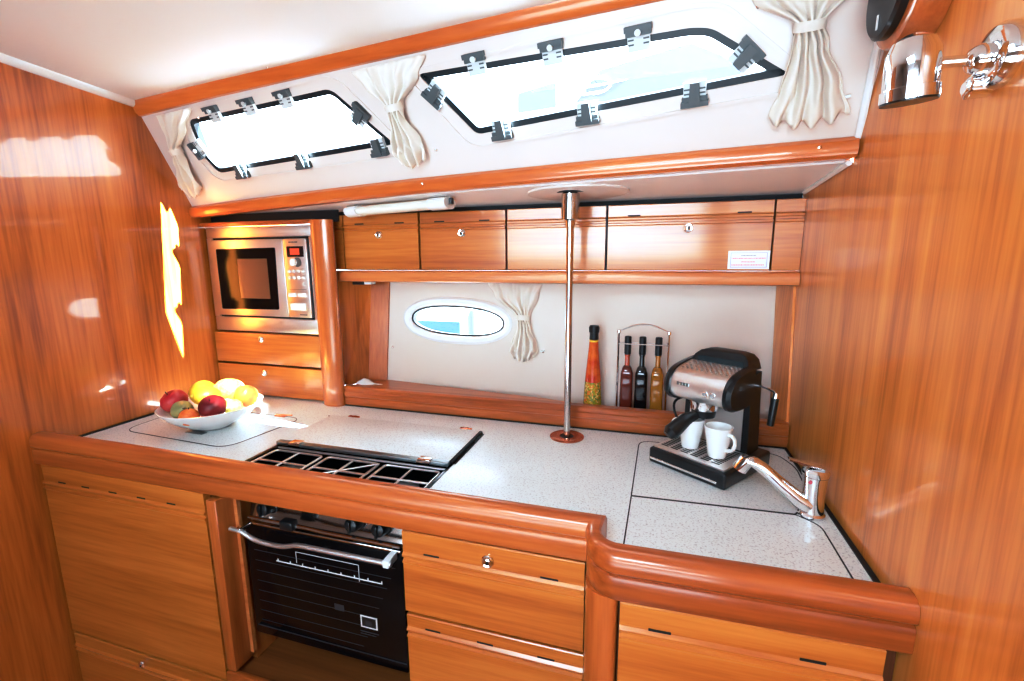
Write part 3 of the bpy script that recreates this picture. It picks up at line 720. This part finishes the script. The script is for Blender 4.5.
# ------------------------------------------------------------------ curtains
def sstep(t): t = max(0, min(1, t)); return t * t * (3 - 2 * t)
def curtain(name, fn, rows, nf, label, tie_row, hook=None, amp=.008, base=.004, group='tied cream curtains', seed=0):
    """rows: (v, centre u, half width, fold depth); fn(u, v, n) -> point"""
    rnd = random.Random(seed)
    ph = [rnd.uniform(-.5, .5) for _ in range(6)]
    rr = []
    for (a, b) in zip(rows, rows[1:]):
        for k in range(7):
            t = k / 7; s_ = sstep(t); rr.append(tuple(a[i] * (1 - (t if i == 0 else s_)) + b[i] * (t if i == 0 else s_) for i in range(4)))
    rr.append(rows[-1]); nu = 96
    mid = fn(rows[tie_row][1], rows[tie_row][0], 0)
    t = thing(name, fn(rows[0][1], rows[0][0], 0), label, 'curtain', group)
    front = []
    for j, (v, uc, hw, am) in enumerate(rr):
        q = []
        for i in range(nu + 1):
            s_ = i / nu * 2 - 1
            g_ = .12 * math.sin(j * .19 + ph[4]) + .1 * s_ * math.sin(j * .13 + ph[5]); f = math.sin((s_ + g_) * PI * nf / 2 + ph[0] + .35 * math.sin(j * .11 + ph[1])) + .35 * math.sin(s_ * PI * nf * .83 + ph[2] + j * .05)
            lump = (1 - s_ * s_) ** .5 * am * .9
            hm = max(0, (j - len(rr) + 8) / 7); hem = -hm * (.006 * math.sin(s_ * PI * nf / 2 + ph[0] + .6) + .014 * (1 - s_ * s_))
            q.append(fn(uc + hw * s_, v + hem, base + am * .85 * (1 + f * .78) + lump))
        front.append(q)
    mb = MB(); mb.loft(front, closed=False)
    o = link('cloth', mb, M['curtain'], t, ang=2.5)
    md = o.modifiers.new('thickness', 'SOLIDIFY'); md.thickness = .0012
    v, uc, hw, am = rows[tie_row]
    loop = []
    for k in range(33):
        a = 2 * PI * k / 32; loop.append((math.cos(a), math.sin(a)))
    rings = []
    for dv_ in (-.008, .008):
        rings.append([fn(uc + (hw + .004) * c, v + dv_, base + am * 1.25 + (am * 1.45 + .003) * s_) for c, s_ in loop[:-1]])
    link('tie_band', MB().loft(rings, caps=False), M['curtain'], t)
    if hook:
        link('tie_hook', MB().tube([fn(hook[0], hook[1], .0), fn(hook[0], hook[1], .010), fn(hook[0] + .012, hook[1] + .003, .012)], .003, 8).lathe([(.006, 0), (.006, .002), (.0005, .0025)], fn(hook[0], hook[1], 0), PN, 12), M['white_plastic'], t)
    return t
curtain('curtain', sp, [(.292, .205, .075, .006), (.245, .175, .050, .008), (.186, .130, .017, .011), (.15, .120, .022, .013), (.10, .105, .040, .014), (.075, .098, .046, .013), (.058, .094, .040, .010)], 7,
        'left cream curtain tied back beside the left window at the wooden bulkhead', 2, (.035, .068), seed=1)
curtain('curtain', sp, [(.288, .995, .105, .006), (.25, .992, .075, .009), (.197, .985, .020, .012), (.165, .984, .022, .013), (.115, .988, .042, .016), (.090, .990, .048, .016), (.070, .990, .040, .012)], 9,
        'middle cream curtain tied back between the two cabin windows', 2, seed=2)
curtain('curtain', sp, [(.30, 1.845, .118, .006), (.255, 1.850, .085, .008), (.202, 1.856, .021, .012), (.17, 1.860, .028, .013), (.10, 1.870, .050, .014), (.054, 1.874, .066, .012)], 9,
        'right cream curtain tied in the middle beside the right window', 2, (1.925, .075), seed=3)
def bkc(u, v, n): return bk(u, v, n)
curtain('curtain', bkc, [(1.341, -.440, .094, .005), (1.30, -.432, .076, .007), (1.225, -.404, .020, .010), (1.19, -.400, .024, .011), (1.14, -.398, .044, .015), (1.118, -.398, .048, .015), (1.102, -.398, .038, .011)], 9,
        'short cream curtain hanging under the shelf beside the oval port', 2, (-.340, 1.119), seed=4)

# ------------------------------------------------------------------ bottles
t = thing('chilli_bottle', (-.162, 1.392, .949), 'tall tapered bottle of red chilli oil with layered seeds, left of the rack', 'bottle')
link('bottle_lower', MB().lathe([(.026, 0), (.029, .004), (.0275, .05), (.0245, .100)], (-.162, 1.392, .949), n=28), M['seeds'], t)
link('bottle_upper', MB().lathe([(.0245, .1005), (.018, .170), (.0145, .205), (.0135, .222)], (-.162, 1.392, .949), n=28), M['chili'], t)
link('bottle_collar', MB().lathe([(.0125, .2225), (.0135, .2235), (.0135, .228), (.011, .229)], (-.162, 1.392, .949), n=24), M['lemon'], t)
link('bottle_cap', MB().lathe([(.0125, .2295), (.0135, .2305), (.0130, .250), (.0150, .252), (.0160, .266), (.013, .272), (.0005, .273)], (-.162, 1.392, .949), n=24), M['cork'], t)

RY = 1.392
def sqloft(x, y, z0, rows, tw=0):
    mb = MB(); rings = []
    for h, w, r in rows:
        base = [(x - w, y - w, z0 + h), (x + w, y - w, z0 + h), (x + w, y + w, z0 + h), (x - w, y + w, z0 + h)]
        rings.append(round_poly(base, w * r, 4))
    return mb.loft(rings)
G = 'square glass bottles in the wire rack'
for x, mat, neck, lab in ((-.062, 'oil_red', 'oil_red_neck', 'left bottle in the wire rack, filled with dark red vinegar'),
                          (-.020, 'oil_black', 'oil_black', 'middle bottle in the wire rack, filled with black vinegar'),
                          (.025, 'oil_gold', 'oil_gold', 'right bottle in the wire rack, filled with golden oil')):
    t = thing('oil_bottle', (x, RY, .953), lab, 'bottle', G)
    link('bottle_body', sqloft(x, RY, .953, [(0, .0165, .5), (.004, .0185, .5), (.13, .0175, .5), (.146, .013, .8), (.152, .0085, .9)]), M[mat], t)
    link('bottle_neck', MB().lathe([(.0075, .1525), (.007, .180), (.0085, .182), (.0085, .186)], (x, RY, .953), n=18), M[neck], t)
    link('bottle_cap', MB().lathe([(.0085, .1865), (.0098, .188), (.0098, .238), (.0080, .240), (.0003, .2402)], (x, RY, .953), n=18), M['cork'], t)
t = thing('bottle_rack', (-.02, RY, .948), 'chrome wire rack with arched top handle holding three bottles', 'rack')
link('rack_base', MB().ribbon([(-.09, RY - .024, .9485), (.055, RY - .024, .9485), (.055, RY + .024, .9485), (-.09, RY + .024, .9485)], .004, h=.004), M['chrome'], t)
for x in (-.089, .052):
    link('rack_post', MB().tube([(x, RY, .9528), (x, RY, 1.195), (x + (.001 if x < 0 else -.001), RY, 1.203)], .003, 8), M['chrome'], t)
    link('rack_finial', MB().lathe([(.0005, 0), (.0055, .003), (.006, .007), (.004, .012), (.0005, .013)], (x, RY, 1.199), n=14), M['chrome'], t)
ar = [(-.089 + .141 * k / 16, RY, 1.207 + .022 * math.sin(PI * k / 16)) for k in range(17)]
link('rack_handle', MB().tube(ar, .0024, 8), M['chrome'], t)
link('neck_bar', MB().tube([(-.089, RY - .0125, 1.172), (.052, RY - .0125, 1.172)], .002, 8).tube([(-.089, RY + .0125, 1.172), (.052, RY + .0125, 1.172)], .002, 8), M['chrome'], t)

# ------------------------------------------------------------------ coffee machine (local frame, x along its front, y to its back)
CMZ = CT + .0012
cm = thing('coffee_machine', (.025, 1.148, CMZ), 'black and steel espresso machine standing on the worktop near the right bulkhead', 'coffee machine', rotz=math.radians(-36))
W = .168
def cl(name, mb, mat, parent=None, ang=.6): return link(name, mb, M[mat] if isinstance(mat, str) else mat, parent or cm, local=True, ang=ang)
def lbox(*a, b=.0, seg=3): return MB().box(*a, b, seg)
cl('base', lbox(-.008, W + .021, -.016, .195, 0, .038, b=.006), 'black')
cl('base_strip', lbox(-.003, W + .002, -.0175, -.012, .009, .015, b=.0012), 'chrome')
tr = cl('drip_tray', lbox(.000, W + .012, -.006, .116, .0375, .043, b=.001), 'steel_bright')
gm = MB()
for j in range(11):
    for i in range(6):
        gm.box(.009 + i * .0262, .009 + i * .0262 + .019, .010 + j * .0092, .010 + j * .0092 + .0048, .0425, .0434)
cl('tray_slots', gm, 'black_matt', tr)
cl('rear_body', MB().loft([[(.0, .118, .041), (W, .118, .041), (W, .172, .041), (.0, .172, .041)], [(.002, .118, .15), (W - .002, .118, .15), (W - .002, .168, .15), (.002, .168, .15)], [(.004, .112, .225), (W - .004, .112, .225), (W - .004, .166, .235), (.004, .166, .235)]]), 'black')
cl('splash_plate', lbox(.016, W - .016, .1165, .1178, .046, .175), 'steel_bright')
hpf = [(.130, .164), (.070, .158), (.040, .163), (.024, .176), (.020, .193), (.023, .211), (.036, .228), (.055, .238), (.09, .245), (.130, .250)]
hpf = [(p.x, p.y) for p in chaikin([(a, b, 0) for a, b in hpf], 2, False)]
cl('head_shell', MB().prism([(.017, y, z) for y, z in hpf], (W - .034, 0, 0)), 'steel_bright', ang=.5)
def capp(d): return [(.075 + (y - .075) * d, .205 + (z - .205) * d) for y, z in hpf]
for xa, xb in ((0, .0168), (W - .0168, W)):
    cl('end_cap', MB().loft([[(xa if xa == 0 else xb, y, z) for y, z in capp(.98)], [((xa + xb) / 2, y, z) for y, z in capp(1.09)], [(xb if xa == 0 else xa, y, z) for y, z in capp(1.09)]]), 'black', ang=.5)
pf_ = MB()
for j in range(8):
    for i in range(10):
        y = .052 + j * .0072; z = .2362 + (y - .052) * .19 + .0012
        pf_.lathe([(.0028, 0), (.0028, .0008), (.0003, .0009)], (.030 + i * .0122 + (j % 2) * .007, y, z), (0, -.22, 1), 8)
cl('warming_tray_holes', pf_, 'pebble_dark')
cl('rear_hopper', MB().loft([[(.012, .108, .240), (W - .008, .108, .240), (W - .008, .170, .240), (.012, .170, .240)], [(.022, .116, .262), (W - .014, .116, .262), (W - .014, .168, .262), (.022, .168, .262)], [(.034, .122, .273), (W - .024, .122, .273), (W - .024, .164, .273), (.034, .164, .273)], [(.055, .130, .278), (W - .042, .130, .278), (W - .042, .158, .278), (.055, .158, .278)]]), 'black')
cl('hopper_panel', MB().loft([[(.026, .1085, .246), (W - .020, .1085, .246), (W - .020, .1105, .246), (.026, .1105, .246)], [(.031, .1142, .260), (W - .024, .1142, .260), (W - .024, .1162, .260), (.031, .1162, .260)]]), plain('tinted lid', (.02, .035, .042), .2))
for x in (.108, .126):
    b_ = cl('push_button', MB().lathe([(.0065, 0), (.0065, .002), (.0055, .003), (.0003, .0032)], (x, .0215, .193), (0, -1, 0), 16), 'chrome')
    cl('button_cap', MB().lathe([(.0042, .0), (.0042, .0018), (.0003, .002)], (x, .0188, .193), (0, -1, 0), 12), 'pebble_dark', b_)
cl('brand_mark', lbox(.036, .042, .0195, .0225, .201, .208).box(.044, .050, .0195, .0225, .201, .208).box(.052, .058, .0195, .0225, .201, .208).box(.060, .066, .0195, .0225, .201, .208), 'alu')
gh = cl('group_head', MB().lathe([(.030, 0), (.031, .006), (.031, .014), (.034, .022)], (.080, .070, .142), n=28), 'chrome')
pfh = cl('portafilter', MB().lathe([(.004, 0), (.006, .006), (.026, .010), (.028, .022), (.028, .026)], (.080, .070, .114), n=28), 'black')
hp = [(.076, .048, .130), (.066, .020, .122), (.060, -.002, .108), (.054, -.020, .095), (.051, -.028, .088)]
cl('portafilter_handle', MB().tube(hp, [.010, .0150, .0175, .0190, .012], 16), 'black', pfh)
sw = cl('steam_pipe', MB().tube([(W - .002, .160, .200), (W + .014, .158, .199), (W + .032, .152, .196), (W + .038, .149, .192)], .0026, 8), 'chrome')
cl('steam_ferrule', MB().tube([(W + .039, .1485, .194), (W + .038, .148, .181)], .0062, 12), 'chrome', sw)
cl('steam_sleeve', MB().tube([(W + .038, .148, .182), (W + .035, .142, .118)], [.0085, .0075], 14), 'black', sw)
cl('power_cord', MB().tube(chaikin([(.06, .1725, .11), (.0, .182, .130), (-.030, .165, .130), (-.045, .135, .118), (-.03, .12, .09), (-.010, .122, .06), (.0, .125, .05)], 3, False), .0032, 8), 'cord')

def cup(x, y, rz, lab):
    t = thing('coffee_cup', (x, y, CMZ + .0445), lab, 'cup', 'white cups on the coffee machine', rotz=rz)
    link('cup_body', MB().lathe([(.0005, 0), (.019, 0), (.0205, .003), (.0255, .038), (.0300, .068), (.0308, .0735), (.0290, .0735), (.0275, .066), (.0235, .038), (.0185, .008), (.0005, .006)], n=36), M['china'], t, local=True)
    link('cup_handle', MB().tube(chaikin([(.0262, 0, .060), (.042, 0, .062), (.049, 0, .046), (.042, 0, .028), (.0232, 0, .022)], 2, False), .0042, 10), M['china'], t, local=True)
R2 = Matrix.Rotation(math.radians(-36), 3, 'Z')
def cmw(lx, ly): v = R2 @ V((lx, ly, 0)); return .025 + v.x, 1.148 + v.y
cup(*cmw(.132, .048), math.radians(-50), 'white cup on the right of the drip tray, handle toward the tap')
cup(*cmw(.062, .050), math.radians(150), 'white cup on the left of the drip tray, half hidden by the black handle')

# ------------------------------------------------------------------ tap
t = thing('sink_tap', (.318, .972, CT), 'chrome mixer tap with long low spout on the worktop at the right bulkhead', 'tap')
TX, TY = .318, .972
link('tap_body', MB().lathe([(.0235, .0012), (.0235, .006), (.0205, .010), (.0195, .05), (.0215, .078), (.0225, .084)], (TX, TY, CT), n=32), M['chrome'], t)
link('tap_cap', MB().lathe([(.0225, .0845), (.0235, .086), (.0235, .094), (.020, .098), (.0005, .099)], (TX, TY, CT), n=32), M['chrome'], t)
rings = []
for k, (x, y, z, w, h) in enumerate([(TX - .008, TY - .004, .022, .018, .015), (TX - .030, TY - .004, .034, .0165, .014), (TX - .062, TY + .002, .060, .015, .012), (TX - .090, TY + .008, .084, .014, .0105), (TX - .106, TY + .011, .093, .014, .010), (TX - .120, TY + .013, .095, .014, .010), (TX - .130, TY + .014, .091, .012, .009)]):
    rings.append([(x + h * math.sin(a) * .55, y + w * math.cos(a), CT + z + h * math.sin(a)) for a in [2 * PI * q / 20 for q in range(20)]])
sp_ = link('spout', MB().loft(rings), M['chrome'], t)
link('spout_nozzle', MB().tube([(TX - .118, TY + .013, CT + .097), (TX - .126, TY + .0138, CT + .083), (TX - .131, TY + .0145, CT + .073)], [.0140, .0145, .0142], 20), M['chrome'], sp_)
lv = link('lever', MB().loft([[(TX + .012, TY - .010, CT + .0975), (TX + .012, TY + .010, CT + .0975), (TX + .012, TY + .010, CT + .1015), (TX + .012, TY - .010, CT + .1015)], [(TX - .045, TY + .004, CT + .106), (TX - .045, TY + .018, CT + .106), (TX - .045, TY + .018, CT + .1095), (TX - .045, TY + .004, CT + .1095)]]), M['chrome'], t)
link('hot_mark', MB().lathe([(.003, 0), (.003, .001), (.0003, .0012)], (TX - .013, TY - .0185, CT + .076), (-.57, -.82, 0), 12), M['red_ink'], t)

# ------------------------------------------------------------------ fruit bowl
BC = V((-1.268, 1.035, CT + .001))
bo = link('fruit_bowl', MB().lathe([(.0005, .002), (.046, .0008), (.050, .001), (.060, .008), (.092, .026), (.120, .048), (.137, .068), (.1385, .071), (.135, .0715), (.117, .053), (.089, .032), (.058, .016), (.0005, .012)], BC, n=56), M['china'], loc=BC)
tag(bo, 'wide white round bowl full of fruit on the worktop by the left bulkhead', 'bowl')
G = 'fruit piled in the white bowl'
def fruit(name, p, r, mat, label, cat, rot=(0, 0, 0), dent=0.0, pear=0.0, stem=True, tip=0):
    p = V(p); t = thing(name, p - V((0, 0, r[2] * .95)), label, cat, G)
    from mathutils import Euler
    R = Euler(rot).to_matrix()
    link('skin', MB().ell(p, r, rot, 28, dent, pear), M[mat], t, ang=3)
    if stem:
        a = p + R @ V((0, 0, r[2] * (.74 if dent else .96))); b = p + R @ V((.003, 0, r[2] * 1.14))
        link('stem', MB().tube([a, b], .0016, 6), M['stem'], t)
    if tip:
        link('tip', MB().ell(p + R @ V((0, 0, r[2] * .98)), (r[0] * .25, r[0] * .25, r[2] * .18), rot, 12), M[mat], t, ang=3)
    return t
fruit('apple', (-1.350, .985, 1.008), (.036, .036, .033), 'apple_red', 'bright red apple at the left rim of the bowl', 'apple', (.5, -.3, 0), .25)
fruit('pear', (-1.283, .955, .995), (.028, .028, .040), 'pear_green', 'grey green pear lying at the front left of the bowl', 'pear', (1.2, .2, .9), 0, .35)
fruit('orange', (-1.240, .940, .983), (.026, .026, .025), 'orange', 'small red orange half hidden behind the front rim of the bowl', 'orange', (0, 0, 0), .08)
fruit('lemon', (-1.320, 1.055, 1.016), (.038, .038, .050), 'lemon', 'large yellow lemon at the back left of the pile, spotlit', 'lemon', (1.4, 0, .8), tip=1, stem=False)
fruit('apple', (-1.203, .985, 1.003), (.036, .036, .033), 'apple_dark', 'dark red apple at the front of the bowl', 'apple', (.5, .3, 0), .25)
fruit('lemon', (-1.262, 1.02, 1.020), (.028, .028, .038), 'lemon', 'yellow lemon in the middle of the pile between the apples', 'lemon', (1.4, .2, -.6), tip=1, stem=False)
fruit('lemon', (-1.258, 1.095, 1.022), (.033, .033, .043), 'pale_lemon', 'pale spotlit lemon at the back of the pile', 'lemon', (1.35, 0, -.9), tip=1, stem=False)
fruit('mango', (-1.185, 1.085, 1.008), (.034, .034, .040), 'mango', 'yellow mango with red blush at the right rim of the bowl', 'mango', (.9, .4, .3), 0, .12)
fruit('lemon', (-1.178, 1.030, .990), (.024, .024, .032), 'pale_lemon', 'small pale lemon against the right inside of the bowl', 'lemon', (1.4, .1, .4), tip=1, stem=False)
fruit('lemon', (-1.325, .975, .978), (.020, .020, .024), 'lemon', 'small yellow lemon low at the left front rim', 'lemon', (1.4, .1, 1.2), tip=1, stem=False)
fruit('apple', (-1.268, 1.035, .969), (.034, .034, .031), 'apple_red', 'red apple at the bottom of the pile, almost covered', 'apple', (0, 0, 0), .2)

# ------------------------------------------------------------------ wall lamp and round instrument on the right bulkhead
t = thing('reading_lamp', (XR, .70, 1.638), 'chrome swivel reading lamp on a round base on the right bulkhead', 'lamp')
LC = V((.279, .700, 1.634))
link('lamp_base', MB().lathe([(.034, 0), (.034, .008), (.030, .014), (.022, .017), (.0005, .0175)], (XR - .0002, .694, 1.638), (-1, 0, 0), 32), M['chrome'], t)
link('base_switch', MB().lathe([(.012, 0), (.012, .020), (.008, .022), (.0005, .0222)], (XR - .004, .706, 1.611), (-1, 0, 0), 18).lathe([(.0065, .022), (.0065, .024), (.0005, .0241)], (XR - .004, .706, 1.611), (-1, 0, 0), 14), M['chrome'], t)
link('lamp_knuckle', MB().ell((XR - .022, .695, 1.637), (.014, .016, .016)), M['chrome'], t)
link('lamp_arm', MB().tube([(XR - .02, .695, 1.637), (.325, .697, 1.638), (.304, .699, 1.639)], .0062, 12), M['chrome'], t)
hx = V((.07, .10, -1)).normalized()
top = LC - hx * .038
q_ = .86
link('lamp_shade', MB().lathe([(r * q_, z * q_) for r, z in [(.0005, 0), (.012, .001), (.024, .008), (.0305, .022), (.0315, .040), (.0315, .066), (.0335, .067), (.0335, .082), (.031, .082), (.030, .064), (.0005, .063)]], top, hx, 36), M['chrome'], t)
link('lamp_rim', MB().lathe([(r * q_, z * q_) for r, z in [(.0300, .0822), (.0325, .0822), (.0325, .0845), (.0300, .0845)]], top, hx, 36), M['black'], t)
t = thing('round_barometer', (XR, .90, 1.80), 'round instrument with black face in a thick wooden surround high on the right bulkhead', 'instrument')
IC = V((XR - .0005, .880, 1.800))
link('wood_surround', MB().lathe([(.078, 0), (.078, .030), (.074, .040), (.064, .044), (.0005, .0441)], IC, (-1, 0, 0), 48), M['post_wood'], t)
fc = link('black_face', MB().lathe([(.062, .0442), (.062, .054), (.057, .058), (.0005, .0585)], IC, (-1, 0, 0), 48), M['black'], t)
link('needle', MB().box(XR - .0610, XR - .0593, .884, .888, 1.752, 1.772), M['line_white'], fc)

# ------------------------------------------------------------------ outside
t = thing('neighbouring_boat', (-.5, 4.2, -1.5), 'white boat with grey blue side windows moored outside the cabin windows', 'boat')
link('hull', MB().box(-12, 8, 4.2, 6.0, -1.6, 1.75), M['hull_white'], t)
link('hull_band', MB().box(-12, -1.80, 4.19, 4.1995, .69, .81), M['hull_blue'], t)
link('cabin_side', MB().prism([(-9, 4.21, 1.7505), (6, 4.21, 1.7505), (6, 4.21, 3.25), (-.2, 4.21, 3.2), (-3, 4.21, 2.95), (-9, 4.21, 2.7)], (0, 1.4, 0)), M['hull_white'], t)
link('cabin_window', MB().prism(round_poly([(-1.205, 4.205, 2.68), (-.86, 4.205, 2.70), (-.87, 4.205, 2.90), (-1.205, 4.205, 2.84)], .02), (0, .0045, 0)), M['grey_blue'], t)
cw = link('cabin_window', MB().prism(round_poly([(-.71, 4.205, 2.70), (.30, 4.205, 2.73), (.62, 4.205, 2.82), (.42, 4.205, 2.96), (.20, 4.205, 3.07), (-.50, 4.205, 2.95)], .02), (0, .0045, 0)), M['grey_blue'], t)
E_ = MB(); yb = 4.2035
for dz in (0, .055, .110): E_.tube([(-.64, yb, 2.775 + dz), (-.46, yb, 2.785 + dz)], .009, 8)
E_.tube([(-.55 + .16 * math.sin(a) * .9, yb, 2.835 + .062 * math.cos(a)) for a in [PI * k / 10 for k in range(11)]], .009, 8)
E_.tube([(-.62, yb, 2.765), (-.62, yb, 2.90)], .009, 8); E_.tube([(-.46, yb, 2.84), (-.28, yb, 2.855)], [.009, .003], 8)
link('emblem', E_, M['hull_white'], cw)
t = thing('mooring_post', (-1.45, 3.6, -1.5), 'pale weathered post standing outside the oval port', 'post')
link('post_shaft', MB().lathe([(.09, 0), (.09, 2.45), (.07, 2.5), (.0005, 2.5)], (-1.38, 3.6, -1.5), n=20), M['pale_green'], t)

# ------------------------------------------------------------------ lights
W_ = bpy.data.worlds.new('sky'); S.world = W_; W_.use_nodes = True
bg = W_.node_tree.nodes['Background']; bg.inputs['Color'].default_value = (.96, .98, 1.0, 1); bg.inputs['Strength'].default_value = 7.0
def lamp(name, kind, loc, energy, color=(1, 1, 1), target=None, dirv=None, **kw):
    l = bpy.data.lights.new(name, kind); l.energy = energy; l.color = color
    for k, v in kw.items(): setattr(l, k, v)
    o = bpy.data.objects.new(name, l); COL.objects.link(o); o.location = loc
    d = V(dirv) if dirv else V(target) - V(loc)
    o.rotation_euler = d.to_track_quat('-Z', 'Y').to_euler(); return o
lamp('sun', 'SUN', (4, 1, 4), 130.0, (1, .98, .96), dirv=(-.92, .045, -.74), angle=.009)
lamp('assumed_window_fill', 'AREA', (-.55, -2.1, 1.62), 8.5, (.93, .97, 1), target=(-.3, 1.4, 1.55), shape='RECTANGLE', size=2.0, size_y=.4, spread=1.6)  # lamp added for an assumed window on the unseen opposite side; none is built
lamp('added_overhead_fill', 'AREA', (-.35, -.35, 1.93), 12, (.93, .97, 1), dirv=(.05, .45, -1), shape='RECTANGLE', size=.6, size_y=.6, spread=2.4)  # added fill lamp under the ceiling; a hatch is only assumed, none is built
lamp('rear_up_fill', 'AREA', (-.5, -.9, .7), 4.0, (.95, .98, 1), target=(-.35, 1.0, 1.75), shape='RECTANGLE', size=1.6, size_y=.6, spread=1.3)  # unseen fill lamp added behind, aimed up to brighten ceiling and soffit
lamp('fruit_fill_spot', 'SPOT', (-.35, .45, 1.87), 200, (1, .98, .95), target=(-1.235, 1.085, 1.02), spot_size=.15, spot_blend=.25, shadow_soft_size=.01)  # added spot for the bright fruit; the sun misses the bowl

# ------------------------------------------------------------------ camera
y, p, r = [math.radians(a) for a in (16.8, 10.0, -.324)]
f = V((-math.sin(y) * math.cos(p), math.cos(y) * math.cos(p), -math.sin(p))); rt = V((math.cos(y), math.sin(y), 0)); up = rt.cross(f)
R_ = rt * math.cos(r) + up * math.sin(r); U2 = up * math.cos(r) - rt * math.sin(r)
cam = bpy.data.cameras.new('camera'); cam.sensor_width = 36; cam.lens = 464.4 / 1024 * 36; cam.clip_start = .02
co = bpy.data.objects.new('camera', cam); COL.objects.link(co)
mw_ = Matrix((R_, U2, -f)).transposed().to_4x4(); mw_.translation = V((0, 0, 1.42)); co.matrix_world = mw_
S.camera = co
S.view_settings.view_transform = 'Standard'; S.view_settings.exposure = 0.5; S.view_settings.look = 'None'
vs = S.view_settings
vs.use_white_balance = True; vs.white_balance_temperature = 5080; vs.white_balance_tint = -1
vs.use_curve_mapping = True
cv = vs.curve_mapping.curves[3]
cv.points.new(.16, .11); cv.points.new(.55, .60); vs.curve_mapping.update()
